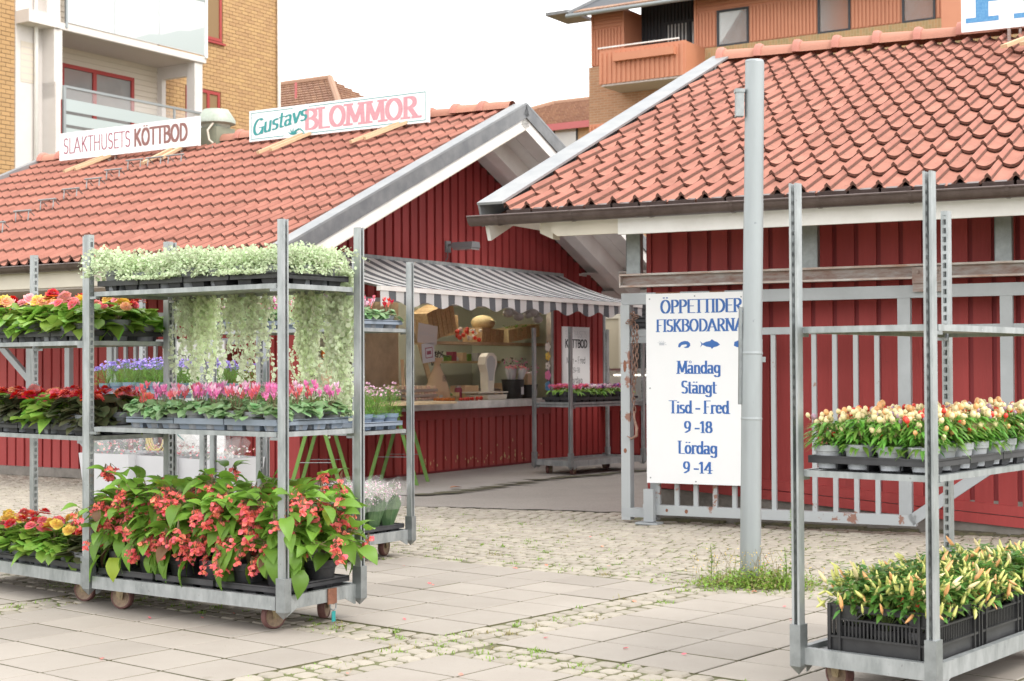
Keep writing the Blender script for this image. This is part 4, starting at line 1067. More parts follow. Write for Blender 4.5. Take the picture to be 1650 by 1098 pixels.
def trolley(label, loc, rot, LX, LY, shelves, H=1.9, group='flower trolleys', turn=(0,0,0,0), lift=None):
    t = thing('flower_trolley', label, 'trolley', loc, rot, group)
    # slotted webs face inward along the long axis
    pm = postmesh(H); pme = pm.mesh('post', 'galvlight'); cme = collar().mesh('collar', 'galv')
    lx = LX > LY
    cs = [(0,0),(LX,0),(LX,LY),(0,LY)]
    for (x, y) in cs:
        if lx: r = 0 if x == 0 else pi
        else: r = pi/2 if y == 0 else -pi/2
        o = put('post', pme, t, (x, y, 0), r); put('collar', cme, o, (0,0,0))
    # base
    m = MB(); b = .018
    z0, z1 = .108, .170
    m.box(.02, LX-.02, -.014, .012, z0, z1); m.box(.02, LX-.02, LY-.012, LY+.014, z0, z1)
    m.box(-.014, .012, .02, LY-.02, z0, z1); m.box(LX-.012, LX+.014, .02, LY-.02, z0, z1)
    bs = m.build('base_frame', 'galvlight', t)
    m = MB(); m.box(.012, LX-.012, .012, LY-.012, .135, .150); m.build('deck', 'deck', bs)
    m = MB()
    for (x, y, sx, sy) in ((.0,.0,1,1),(LX,0,-1,1),(0,LY,1,-1),(LX,LY,-1,-1)):
        X = x + sx*.07; 
        m.prism([(x+sx*.02,.11),(x+sx*.10,.11),(x+sx*.03,.075),(x+sx*.02,.075)] , 'y', y-.012, y-.008)
    m.build('gusset', 'galvlight', bs)
    for i, (x, y) in enumerate(((.13,.09),(LX-.13,.09),(LX-.13,LY-.09),(.13,LY-.09)) if lx else ((.09,.13),(LX-.09,.13),(LX-.09,LY-.13),(.09,LY-.13))):
        r = turn[i]
        w = thing('wheel', None, None, (x, y, .0625), r); w.parent = t
        del_ = [k for k in ('label','category') if k in w]
        for k in del_: del w[k]
        put('tyre', TY, w); put('rim', RI, w); put('fork', FO, w)
    for z in shelves:
        m = MB()
        m.box(.01, LX-.01, .01, LY-.01, z-.004, z)
        e = .006
        for (x0,x1,y0,y1) in ((.03,LX-.03,-.008,.012),(.03,LX-.03,LY-.012,LY+.008),(-.002,.014,.022,LY-.022),(LX-.014,LX+.002,.022,LY-.022)):
            m.box(x0,x1,y0,y1,z-.020,z+.003)
        s = m.build('shelf', 'galvlight', t)
        for (x, y) in cs:
            m = MB()
            sx = 1 if x == 0 else -1; sy = 1 if y == 0 else -1
            if lx: m.box(x + (0 if sx > 0 else -.05), x + (.05 if sx > 0 else 0), y+sy*.0-.014, y+sy*.0+.014, z-.034, z-.021)
            else: m.box(x-.014, x+.014, y + (0 if sy > 0 else -.05), y + (.05 if sy > 0 else 0), z-.034, z-.021)
            m.build('shelf_hook', 'galv', s)
    return t
E1 = .9606
# T1 near left of centre; local x = short side (to the right and back), y = long side (to the left)
T1 = trolley('galvanised trolley of silver plants, cyclamens and drooping angel wing begonias, nearest on the left', (-1.0644, 6.8964, 0), E1, .53, 1.31, (.92, 1.605), turn=(-.26, .44, .3, -1.31))
P1 = (-1.0644, 6.8964)
T2 = trolley('galvanised trolley of large flowered begonias at the left edge of the picture', (-2.2, 7.75, 0), .8634, .53, 1.31, (.867, 1.36), turn=(-1.2,.2,1.1,-.9))
P2 = (-2.2, 7.75)
T3 = trolley('galvanised trolley behind the silver plants with wrapped bouquets on its base', (-.98, 9.316, 0), E1, .53, 1.31, (.815, 1.464), turn=(.8,.3,.2,.5))
P3 = (-.98, 9.316)
T6 = trolley('galvanised trolley at the back of the left group carrying violet bellflowers', (-2.14, 10.7, 0), E1, .53, 1.31, (1.0,), turn=(.1,.5,.2,.5))
P6 = (-2.14, 10.7)
E4 = .8765
P4 = (1.4825, 5.2951)
T4 = trolley('galvanised trolley with ornamental peppers and black chili crates at the right edge', (1.4825, 5.2951, 0), E4, 1.31, .53, (.825, 1.36), turn=(.3,1.1,1.3,1.25))
E5 = .849
P5 = (.66, 16.7)
T5 = trolley('short nearly empty trolley with one tray of primroses under the striped awning', (.66, 16.7, 0), E5, 1.31, .53, (.785, .815), H=1.66, turn=(.3,.6,1.3,.25))
# padlock tag hanging from near trolley
t = thing('tag_strap', 'rusty strap with a small turquoise tag hanging from the near trolley base', 'tag', tuple(wpt(Vector((*P1,0)), E1, (.33,-.018,0))), E1)
m = MB(); m.box(-.03,.03,-.006,.0,.098,.172); m.build('strap', 'rust', t)
m = MB(); m.tube([(-.022,-.008,.10),(-.018,-.01,.075),(0,-.012,.068),(.018,-.01,.075),(.022,-.008,.10)], .004, 6); m.build('buckle', 'galv', t)
m = MB(); m.box(-.012,.012,-.013,-.009,.015,.064); m.build('paper_tag', 'teal', t)

# ------------------------------------------------------------------ trays, crates, pots
def traymesh(name, LX, LY, mt, h=.052):
    m = MB(); z = h
    m.box(0, LX, 0, LY, z-.004, z)
    for (x0,x1,y0,y1) in ((0,LX,0,.008),(0,LX,LY-.008,LY),(0,.008,.008,LY-.008),(LX-.008,LX,.008,LY-.008)): m.box(x0,x1,y0,y1,z-.022,z+.006)
    nx = max(2, round(LX/.13)); ny = max(2, round(LY/.13))
    for i in range(nx):
        for j in range(ny):
            cx = (i+.5)*LX/nx; cy = (j+.5)*LY/ny; r = .047
            vs = [(cx-r,cy-r,z-.004),(cx+r,cy-r,z-.004),(cx+r,cy+r,z-.004),(cx-r,cy+r,z-.004),(cx-r*.8,cy-r*.8,.004),(cx+r*.8,cy-r*.8,.004),(cx+r*.8,cy+r*.8,.004),(cx-r*.8,cy+r*.8,.004)]
            m.add(vs, [(0,1,5,4),(1,2,6,5),(2,3,7,6),(3,0,4,7),(4,5,6,7)])
    return m.mesh(name, mt)
def place(P, rot, x, y, z): return tuple(wpt(Vector((P[0], P[1], 0)), rot, (x, y, z)))
TRC = {}
def tray(P, rot, x, y, z, LX, LY, mt, label, group):
    k = (round(LX,3), round(LY,3), mt)
    if k not in TRC: TRC[k] = traymesh('plant_tray', LX, LY, mt)
    o = put('plant_tray', TRC[k], None, place(P, rot, x, y, z), rot); tag(o, label, 'plant tray', group); return o
def potmesh(mt, r=.060, h=.092):
    m = MB()
    m.lathe([(r*.70,0),(r*.88,h*.72),(r*.97,h*.74),(r,h),(r*.93,h),(r*.90,h*.88)], 16, mi=0)
    m.disc((0,0,h*.88), r*.90, 16, 1); m.disc((0,0,.001), r*.70, 16, 0)
    m.lathe([(r*.985,h*.84),(r*1.0,h*.86),(r*.99,h*.88)], 16, mi=0)
    return m.mesh('pot', [mt, 'soil'], 40)
POT = {k: potmesh(k) for k in ('greypot','whitepot','bluepot','blacktray')}
POTL = potmesh('blacktray', .085, .13); POTH = potmesh('greypot', .075, .11)

# ---- plant prototypes (built once, then cloned)
PROTO = {}
def proto(name, pot, potm, builder, seed):
    random.seed(seed)
    r = thing(name, 'proto', 'potted plant', (0, -50, -20)); put('pot', potm, r)
    builder(r); return r
def b_silver(r, trail=0):
    m = MB()
    lob = [(U(-.08,.08), U(-.08,.08), U(.02,.05)) for _ in range(5)]
    for i in range(1700):
        a = U(0, 2*pi); rr = .145*U(0,1)**.6; x = rr*cos(a); y = rr*sin(a)
        top = .095 + .060*(1-(rr/.15)**2) + max(q[2]*(1 - ((x-q[0])**2+(y-q[1])**2)/.003) for q in lob)*.8
        h = max(.055, top*U(.62,1.05)) + U(-.008,.012)
        c = Vector((x, y, h)); n = Vector((x*4, y*4, .7)) + rdir()*.7
        m.chip(c, n, U(.004,.0085), 0, 5)
    for i in range(40):
        a = U(0,2*pi); rq = U(.03,.12); p = Vector((rq*cos(a), rq*sin(a), .17)); 
        for q in range(7):
            p = p + Vector((.013*cos(a)+U(-.005,.005), .013*sin(a)+U(-.005,.005), U(-.012,.014) - .003*q)); m.chip(p, rdir()+Vector((0,0,.5)), U(.005,.009), 0, 6)
    for i in range(60):
        a = U(0,2*pi); rr = U(.03,.12)
        m.beam((0,0,.085),(rr*cos(a), rr*sin(a), .1+U(.0,.085)), .0016,.0016, 1)
    m.build('foliage', ['silver','silver'], r)
def trailmesh(seed, L, n, spread, name='trailing_stems'):
    random.seed(seed); m = MB()
    for i in range(n):
        x = random.choice((-.045,.035)) + random.gauss(0, spread*.2); y = U(-.03,.035); l = L*(.35+.65*U(0,1)**1.3); 
        p = Vector((x*.6, y-.06, .02)); sw = U(-.05,.05); ph = U(0,6)
        pts = [p]; k = int(l/.016)
        for j in range(k):
            t_ = j/k
            q = Vector((x*(.6+.4*min(1,t_*3)) + sw*t_ + .008*sin(ph+j*.5), y + .02*sin(ph*2+j*.3) + .03*min(1, t_*4), -.016*j*1.0))
            pts.append(q)
            for s in range(3 if t_ < .35 else 2):
                m.chip(q + rdir()*.013, rdir()*.6 + Vector((0,-.7,.3)), U(.006,.0135), 0, 6)
        m.tube(pts[::3] + [pts[-1]], .0012, 3, 0, cap=False)
    return m.mesh(name, ['silvertrail'])
TRAILS = [trailmesh(40+i, l, n, .075) for i, (l, n) in enumerate(((.66,24),(.90,26),(.60,22),(.80,22),(.50,7)))]
def leafcluster(m, n, R, z0, z1, L, W, mi=0, droop=.35, shape=1, tilt=(.1,.9), seg=3, stem=None, base=(0,0,.085)):
    for i in range(n):
        a = U(0, 2*pi); t_ = sqrt(U(.08,1)); rr = R*t_; h = z1 - (z1-z0)*t_**1.5 + U(-.012,.012)
        p = Vector((rr*cos(a), rr*sin(a), h)); d = Vector((cos(a), sin(a), U(-.5,.35))) + rdir()*.35
        m.leaf(p - d.normalized()*L*.4, d, (U(-.3,.3), U(-.3,.3), 1), L*U(.75,1.15), W*U(.8,1.15), droop*U(.3,1.3), mi, seg, U(.05,.3), shape)
        if stem is not None: m.tube([base, p - d.normalized()*L*.35], .0018, 3, stem, cap=False)
def cycflower(m, c, s, mi):
    for k in range(5):
        a = 2*pi*k/5 + U(-.3,.3); d = Vector((cos(a)*.55, sin(a)*.55, 1.0)) + rdir()*.2
        m.leaf(Vector(c), d, (cos(a), sin(a), .2), s*U(.85,1.1), s*.52, -.05, mi, 3, .2, 0)
    m.ball(Vector(c) - Vector((0,0,s*.12)), s*.17, 6, 4, mi)
def b_cyclamen(cols, nf=(4,8)):
    def f(r):
        m = MB(); leafcluster(m, 46, .095, .078, .135, .052, .052, 0, .35, 1, stem=1); m.build('foliage', ['cycleaf','stem'], r)
        m = MB(); mats = cols
        for i in range(random.randint(*nf)):
            a = U(0,2*pi); rr = .045*sqrt(U(0,1)); c = Vector((rr*cos(a), rr*sin(a), U(.150,.205)))
            m.tube([(rr*.3*cos(a), rr*.3*sin(a), .09), tuple(c)], .0016, 3, len(mats), cap=False); cycflower(m, c, U(.026,.036), random.randrange(len(mats)))
        m.build('flowers', mats + ['stem'], r)
    return f
def rose(m, c, n, R, mi):
    """double begonia bloom: overlapping cupped petals"""
    n = Vector(n).normalized(); x = n.orthogonal().normalized(); y = n.cross(x); c = Vector(c)
    for ring, (rad, cnt, up) in enumerate(((.98,7,.10),(.80,7,.35),(.58,6,.7),(.36,5,1.0),(.16,3,1.3))):
        for k in range(cnt):
            a = 2*pi*(k + .5*ring)/cnt + U(-.15,.15); d = x*cos(a) + y*sin(a)
            s = R*rad*.75; b = c + n*(R*.12*ring) + d*(R*rad*.18)
            dirv = (d + n*up).normalized()
            m.leaf(b, dirv, n*1.0 - d*.5*up, s*U(.9,1.15), s*1.15, .12*(1-up), mi, 3, -.25, 1)
def rosemesh(col, R, seed):
    random.seed(seed); m = MB(); rose(m, (0,0,0), (0,0,1), R, 0); return m.mesh('flower', [col], True)
ROSES = {c: [rosemesh(c, .043, 90+i), rosemesh(c, .034, 95+i)] for i, c in enumerate(('pred','ppink','pyellow','ppeach','psalmon','coral'))}
def b_tuber(cols, leafm='leaf', nleaf=34, nf=(3,6)):
    def f(r):
        m = MB(); leafcluster(m, nleaf, .13, .085, .20, .095, .095, 0, .22, 1, seg=4, stem=1); leafcluster(m, 14, .12, .055, .12, .085, .08, 0, .5, 0, seg=4, stem=1)
        m.build('foliage', [leafm,'stem'], r)
        for i in range(random.randint(*nf)):
            a = U(0,2*pi); rr = .10*sqrt(U(.05,1)); c = random.choice(cols)
            z = .225 - .35*rr + U(-.02,.03)
            n = Vector((cos(a)*rr*7, sin(a)*rr*7, .8)) + rdir()*.3
            q = n.to_track_quat('Z', 'Y').to_euler()
            put('flower', random.choice(ROSES[c]), r, (rr*cos(a), rr*sin(a), z), q, scale=U(.85,1.25))
    return f
def b_fine(col, dens=1.0, H=.12, R=.075, leafm='fine', fl=40, fs=.008):
    def f(r):
        m = MB()
        for i in range(int(620*dens)):
            a = U(0,2*pi); rr = R*sqrt(U(0,1)); h = .075 + (H+.015)*U(0,1)*(1-(rr/R)**2*.35)
            d = Vector((cos(a)*rr*6, sin(a)*rr*6, U(.2,1.2))) + rdir()*.5
            m.leaf((rr*cos(a), rr*sin(a), h), d, rdir(), U(.018,.03), U(.006,.010), .2, 0, 1, 0, 2)
        for i in range(30):
            a = U(0,2*pi); rr = R*U(.3,1); m.beam((0,0,.085),(rr*cos(a), rr*sin(a), .09+H*U(.5,.95)), .0015,.0015,1)
        m.build('foliage', [leafm,'greenstem'], r)
        m = MB()
        for i in range(fl):
            a = U(0,2*pi); rr = R*1.08*sqrt(U(0,1)); h = .09 + H*(1-(rr/R)**2*.35) + U(.0,.03)
            c = Vector((rr*cos(a), rr*sin(a), h)); m.tube([c - Vector((0,0,.03)), c], .001, 3, 1, cap=False)
            for k in range(3): m.chip(c + rdir()*.003, rdir()*.7 + Vector((0,0,.8)), fs*U(.8,1.2), 0, 6)
        m.build('flowers', [col,'greenstem'], r)
    return f
def fruitmesh(kind, mt):
    m = MB()
    if kind == 'egg': m.lathe([(.001,-.013),(.008,-.010),(.0112,-.003),(.0105,.005),(.007,.011),(.001,.014)], 9); m.tube([(0,0,-.014),(0,0,-.03)], .0016, 4)
    else:
        pts = [(0,0,0),(.001,0,.012),(.002,0,.030),(.001,0,.044),(-.001,0,.054)]; m.tube(pts, [.0065,.0082,.0072,.0048,.0010], 7); m.tube([(0,0,-.014),(0,0,0)], .0018, 4)
    return m.mesh('fruit', [mt], True)
EGG = {c: fruitmesh('egg', c) for c in ('fr_cream','fr_or','fr_red','fr_vio')}
CHI = {c: fruitmesh('chi', c) for c in ('fr_yel','fr_or','fr_red','fr_cream')}
def b_pepper(r):
    m = MB()
    for i in range(190):
        a = U(0,2*pi); rr = .10*sqrt(U(0,1)); h = .085 + .10*U(0,1)
        d = Vector((cos(a), sin(a), U(-.3,.6))) + rdir()*.3
        m.leaf((rr*.6*cos(a), rr*.6*sin(a), h), d, (0,0,1), U(.04,.065), U(.014,.022), .45, 0, 3, .15, 0)
    for i in range(14):
        a = U(0,2*pi); rr = .06*U(.2,1); m.beam((0,0,.085),(rr*cos(a), rr*sin(a), .17), .002,.002,1)
    m.build('foliage', ['pepleaf','greenstem'], r)
    for i in range(20):
        a = U(0,2*pi); rr = .085*sqrt(U(0,1)); c = random.choices(list(EGG), (8,3,3,1.5))[0]
        n = Vector((cos(a)*rr*5, sin(a)*rr*5, 1)) + rdir()*.25
        put('fruit', EGG[c], r, (rr*cos(a), rr*sin(a), U(.185,.225) if i < 13 else U(.13,.18)), n.to_track_quat('Z','Y').to_euler(), scale=U(.75,1.05))
def b_chili(r):
    m = MB()
    for i in range(300):
        a = U(0,2*pi); rr = .105*sqrt(U(0,1)); h = .145 + .11*U(0,1)
        d = Vector((cos(a), sin(a), U(-.4,.6))) + rdir()*.35
        m.leaf((rr*.8*cos(a), rr*.8*sin(a), h), d, (0,0,1), U(.026,.044), U(.016,.024), .2, 0, 3, .15, 0)
    for i in range(22):
        a = U(0,2*pi); rr = .09*U(.2,1); m.beam((0,0,.085),(rr*cos(a), rr*sin(a), .20), .002,.002,1)
    m.build('foliage', ['chileaf','greenstem'], r)
    for i in range(36):
        a = U(0,2*pi); rr = .12*sqrt(U(0,1)); c = random.choices(list(CHI), (12,2,.4,2))[0]
        n = Vector((cos(a)*rr*7, sin(a)*rr*7, 1.1)) + rdir()*.55
        if random.random() < .15: n.z = -.4
        put('fruit', CHI[c], r, (rr*cos(a), rr*sin(a), U(.14,.25)), n.to_track_quat('Z','Y').to_euler(), scale=U(.55,.95))
def b_primrose(cols):
    def f(r):
        m = MB(); leafcluster(m, 20, .07, .09, .12, .06, .034, 0, .4, 0); m.build('foliage', ['leaf','stem'], r)
        m = MB()
        for i in range(22):
            a = U(0,2*pi); rr = .055*sqrt(U(0,1)); c = Vector((rr*cos(a), rr*sin(a), U(.14,.165)))
            for k in range(4): m.chip(c + rdir()*.006, rdir()*.8 + Vector((0,0,.9)), .011, random.randrange(len(cols)), 6)
        m.build('flowers', cols, r)
    return f
KINDS = {
 'silver': [proto('silver_plant', 0, POT['greypot'], b_silver, 100+i) for i in range(4)],
 'cyc_mag': [proto('cyclamen', 0, POT['greypot'], b_cyclamen(['pmag','plila']), 110+i) for i in range(2)],
 'cyc_sal': [proto('cyclamen', 0, POT['greypot'], b_cyclamen(['psalmon','ppink']), 120+i) for i in range(2)],
 'cyc_pale': [proto('cyclamen', 0, POT['greypot'], b_cyclamen(['pwhite','plila','ppink']), 130+i) for i in range(2)],
 'cyc_red': [proto('cyclamen', 0, POT['greypot'], b_cyclamen(['pred','coral'], (5,8)), 140)],
 'beg_red': [proto('begonia', 0, POTH, b_tuber(['pred','pred','coral'], 'leafdark'), 150+i) for i in range(2)],
 'beg_yel': [proto('begonia', 0, POTH, b_tuber(['pyellow','pyellow','ppeach']), 160+i) for i in range(2)],
 'beg_pink': [proto('begonia', 0, POTH, b_tuber(['ppink','psalmon','coral']), 170+i) for i in range(2)],
 'beg_mix': [proto('begonia', 0, POTH, b_tuber(['ppink','pyellow','pred','ppeach']), 180+i) for i in range(2)],
 'beg_green': [proto('begonia', 0, POTH, b_tuber(['ppink','pred'], 'leaf', 40, (1,2)), 190+i) for i in range(2)],
 'bell': [proto('bellflower', 0, POT['bluepot'], b_fine('pviolet', 1.0, .13, .09), 200+i) for i in range(2)],
 'aster': [proto('aster', 0, POT['bluepot'], b_fine('plila', 1.3, .17, .07, 'fine', 26, .007), 210+i) for i in range(2)],
 'daisy': [proto('daisy', 0, POT['bluepot'], b_fine('pwhite', 1.1, .15, .08, 'fine', 60, .007), 220+i) for i in range(2)],
 'pepper': [proto('ornamental_pepper', 0, POT['whitepot'], b_pepper, 230+i) for i in range(3)],
 'chili': [proto('chili_plant', 0, POT['blacktray'], b_chili, 240+i) for i in range(3)],
 'prim_pink': [proto('primrose', 0, POT['blacktray'], b_primrose(['pmag','ppink']), 250)],
 'prim_white': [proto('primrose', 0, POT['blacktray'], b_primrose(['pwhite','plila']), 251)],
 'prim_plum': [proto('primrose', 0, POT['blacktray'], b_primrose(['pdark','pviolet','pmag']), 252)],
}
DESC = {'silver':'silver leaved plant','cyc_mag':'magenta cyclamen','cyc_sal':'salmon pink cyclamen','cyc_pale':'pale pink cyclamen','cyc_red':'red cyclamen',
 'beg_red':'dark leaved red begonia','beg_yel':'yellow begonia','beg_pink':'pink begonia','beg_mix':'mixed colour begonia','beg_green':'leafy green begonia',
 'bell':'violet bellflower','aster':'small pink aster','daisy':'white daisy plant','pepper':'egg fruited ornamental pepper','chili':'yellow and orange chili plant',
 'prim_pink':'pink primrose','prim_white':'white primrose','prim_plum':'plum primrose'}
def plant(kind, P, rot, x, y, z, label, group, scale=1.0, used={}):
    pr = random.choice(KINDS[kind])
    return clone(pr, place(P, rot, x + U(-.004,.004), y + U(-.004,.004), z), U(0, 2*pi), label, group, scale*U(.94,1.06))
def cleanup():
    for L in KINDS.values():
        for r in L:
            for ch in list(r.children):
                for g_ in list(ch.children): bpy.data.objects.remove(g_)
                bpy.data.objects.remove(ch)
            bpy.data.objects.remove(r)
ROW = ['front row','second row','third row','back row']

# T1 top: silver plants in black trays (x across, y along; y grows to the left)
random.seed(21)
for k in range(4):
    tray(P1, E1, .012, .03 + .315*k, 1.605, .50, .305, 'blacktray', f'black tray of silver plants, {["rightmost","second from right","second from left","leftmost"][k]} one, top shelf of near left trolley', 'black trays on the top shelf')
for j in range(7):
    for i in range(3):
        yy = .115 + .182*j
        o = plant('silver', P1, E1, .085 + .175*i, yy, 1.612, f'silver leaved plant, {ORD[6-j]} from the left, {ROW[i] if i < 2 else "back row"}, top shelf of near left trolley', 'silver plants on the top shelf', U(.88,1.10))
        if i == 2:
            tl = {0:1,1:3,2:4,3:2,4:0,5:2,6:0}[j]
            if j != 3 or True:
                q = put('trailing_stems', TRAILS[tl], o, (0,0,0)); q.matrix_parent_inverse = Matrix.Identity(4)
                # hang over the back edge: undo the plant's own turn so the stems fall outside the shelf
                q.rotation_euler = (0, 0, -o.rotation_euler.z + E1 + pi/2)
                q.location = Matrix.Rotation(-o.rotation_euler.z, 3, 'Z') @ (Matrix.Rotation(E1, 3, 'Z') @ Vector((.135, 0, .07)))
                if j in (0, 1, 5):
                    q2 = put('trailing_stems', TRAILS[(tl+2) % 4], o); q2.rotation_euler = q.rotation_euler
                    q2.location = Matrix.Rotation(-o.rotation_euler.z, 3, 'Z') @ (Matrix.Rotation(E1, 3, 'Z') @ Vector((.155, .06 if j else .02, .06)))
# T1 middle: cyclamens
for k in range(3):
    tray(P1, E1, .012, .035 + .345*k, .92, .50, .338, 'bluetray', f'blue grey tray of cyclamens, {["right","middle","left"][k]} one, middle shelf of near left trolley', 'blue grey trays on the middle shelf')
seq = ['cyc_mag','cyc_sal','cyc_pale','cyc_mag','cyc_sal','cyc_pale','cyc_mag','cyc_mag','cyc_sal']
for j in range(8):
    for i in range(4):
        kd = seq[(j + 2*i + 3) % 9]
        if j == 0 and i == 0: kd = 'beg_green' if False else 'cyc_mag'
        plant(kd, P1, E1, .07 + .125*i, .095 + .131*j, .925, f'{DESC[kd]}, {ORD[7-j]} from the left, {ROW[i]}, middle shelf of near left trolley', 'cyclamens on the middle shelf', .98)
# T1 base: angel wing begonias
def bigleaf(mt, seed):
    random.seed(seed); m = MB(); L, W = .125*U(.9,1.1), .082*U(.85,1.1); seg = 7; kd, kt, kw = U(.3,1.8), U(-.5,.5), U(.3,1.4)
    vs = []
    for i in range(seg+1):
        t_ = i/seg; w = W*.5*([0,.72,.97,1.0,.88,.66,.36,0][i])
        c = Vector((.018*kt*sin(pi*t_), L*t_, .014*sin(pi*t_) - .030*kd*t_*t_)); up = .26*kw*w
        ex = 0; c = c - Vector((0, .012 if i == 1 else 0, 0))
        vs += [(-w - ex, c.y - ex*.8, c.z+up), (-w*.5 - ex*.5, c.y - ex*.3, c.z + up*.25 + .002*(i % 2)), tuple(c), (w*.42 + ex*.3, c.y, c.z + up*.25 + .002*(i % 2)), (w*.85, c.y, c.z+up)]
    fs = []
    for i in range(seg):
        for k in range(4): a_ = i*5+k; fs.append((a_, a_+1, a_+6, a_+5))
    m.add(vs, fs, 0); m.tube([(0,0,0),(0,-.02,-.004),(0,-.045,-.012)], .0022, 5, 1)
    return m.mesh('leaf', [mt, 'stem'], True)
BL = [bigleaf('leafbig', 1), bigleaf('leafbig', 2), bigleaf('leafbig', 5), bigleaf('leafyellow', 3), bigleaf('leafbrown', 4), bigleaf('leafbig', 8), bigleaf('leafbig', 9), bigleaf('leafbig', 12)]
def coralmesh(seed, n):
    random.seed(seed); m = MB()
    for i in range(n):
        c = Vector((U(-.028,.028), U(-.028,.028), -.035 + U(-.04,.035)))
        m.tube([(0,0,.02), tuple(c*.5 + Vector((0,0,.01))), tuple(c)], .0012, 4, 1, cap=False)
        for s in (-1, 1):
            d = Vector((s*U(.5,.9), U(-.4,.4), U(-.8,.0)))
            m.leaf(c, d, rdir(), U(.024,.034), U(.022,.028), .1, 0, 3, .3, 1)
        m.leaf(c, rdir(-1,0), rdir(), .018, .012, .1, 0, 2, .3, 1)
        m.ball(c - Vector((0,0,.006)), .006, 6, 4, 0)
    return m.mesh('flower_cluster', ['coral','stem'])
CC = [coralmesh(60+i, n) for i, n in enumerate((5,8,10,6))]
random.seed(31)
for k, (a_, b_) in enumerate(((.03,.43),(.45,.85),(.87,1.27))):
    tray(P1, E1, .012, a_, .152, .50, b_-a_, 'blacktray', f'black tray holding angel wing begonias, {["right","middle","left"][k]} one on the near left trolley base', 'black trays on the trolley base')
C1 = Matrix.Rotation(-E1, 3, 'Z') @ (Vector((0,0,1.2)) - Vector((*P1, 0)))
for j in range(6):
    for i in range(2):
        yy = .11 + .218*j; xx = .13 + .26*i
        lab = f'angel wing begonia with coral flowers, {ORD[5-j]} from the left, {"front" if i == 0 else "back"} row, near left trolley base'
        r = thing('begonia', lab, 'potted plant', place(P1, E1, xx, yy, .165), E1, 'angel wing begonias on the trolley base'); put('pot', POTL, r)
        m = MB(); tips = []
        for s in range(14):
            a = U(0, 2*pi); out = U(.06,.22); h = U(.24,.47)
            if i == 0 and random.random() < .5: a = U(pi*.7, pi*1.3)      # lean out over the rail
            if j == 0 and random.random() < .5: a = U(pi*1.25, pi*1.7); out = U(.16,.27)
            if random.random() < .18: h += .07; out *= .6
            pts = [Vector((0,0,.10))]
            for q in range(1, 7):
                t_ = q/6; pts.append(Vector((out*t_**1.4*cos(a), out*t_**1.4*sin(a), .10 + (h-.10)*sin(pi*.5*min(1, t_*1.25)) - .06*max(0, t_-.7))))
            m.tube(pts, [.005 - .0005*q for q in range(7)], 5, 0, cap=False); tips.append((pts, a))
        m.build('stems', 'stem', r)
        for (pts, a) in tips:
            for q in range(2, 7):
                for side in ((-1, 1) if q < 6 else (0,)):
                    if random.random() < .12: continue
                    aa = a + side*U(.6,1.4) + U(-.3,.3); p = pts[q]
                    d = Vector((cos(aa), sin(aa), U(-1.0,.9)))
                    mt_ = random.choices(range(8), (4,4,4,1.2,.5 if p.z > .25 else 1.6,4,4,4))[0]
                    e = d.to_track_quat('Y','Z').to_euler(); e.rotate_axis('Y', U(-.6,.6))
                    put('leaf', BL[mt_], r, p + d.normalized()*.045, e, scale=U(.58,1.0))
            if True:
              for _rep in range(2):
                p = pts[-1] if random.random() < .5 else pts[4]
                put('flower_cluster', random.choice(CC), r, p + Vector((.05*cos(a), .05*sin(a), U(-.03,.05))), U(0,6), scale=U(.65,1.05))
        for q in range(9):   # lower leaves hang over the tray
            a = U(0,2*pi) if i else U(pi*.55, pi*1.45)
            d = Vector((cos(a)*.5, sin(a)*.5, -1)); p = Vector((cos(a)*U(.08,.15), sin(a)*U(.08,.15), U(.10,.22)))
            put('leaf', BL[random.choices(range(8),(4,4,4,1,1.2,4,4,4))[0]], r, p, d.to_track_quat('Y','Z').to_euler(), scale=U(.8,1.15))
        for q in range(9):
            a = U(0,2*pi) if i else U(pi*.6, pi*1.4); rr = U(.12,.20)
            put('flower_cluster', random.choice(CC), r, (rr*cos(a), rr*sin(a), U(.12,.42)), U(0,6), scale=U(.6,.95))

# T2: tuberous begonias on three levels
random.seed(41)
for lv, (z, nm) in enumerate(((1.36,'top shelf'),(.867,'middle shelf'),(.152,'base'))):
    for k in range(4):
        tray(P2, .8634, .012, .03+.315*k, z, .50, .308, 'blacktray', f'black tray of begonias, {["first","second","third","fourth"][k]} from right, {nm} of left edge trolley', 'black trays on the left edge trolley')
    seqs = (['beg_green','beg_pink','beg_mix','beg_yel','beg_pink','beg_yel','beg_green','beg_pink'],['beg_pink','beg_red','beg_mix','beg_green','beg_red','beg_red','beg_green','beg_mix'],['beg_red','beg_yel','beg_yel','beg_mix','beg_green','beg_pink','beg_yel','beg_mix'])[lv]
    for j in range(8):
        for i in range(3):
            kd = seqs[(j + i*3) % 8] if i else seqs[j]
            if lv == 1 and j == 0: kd = 'beg_red' if i < 2 else 'beg_pink'
            plant(kd, P2, .8634, .09+.17*i, .10+.155*j, z+.006, f'{DESC[kd]}, {ORD[j]} from the right, {["front","middle","back"][i]} row, {nm} of left edge trolley', 'begonias on the left edge trolley', 1.0)
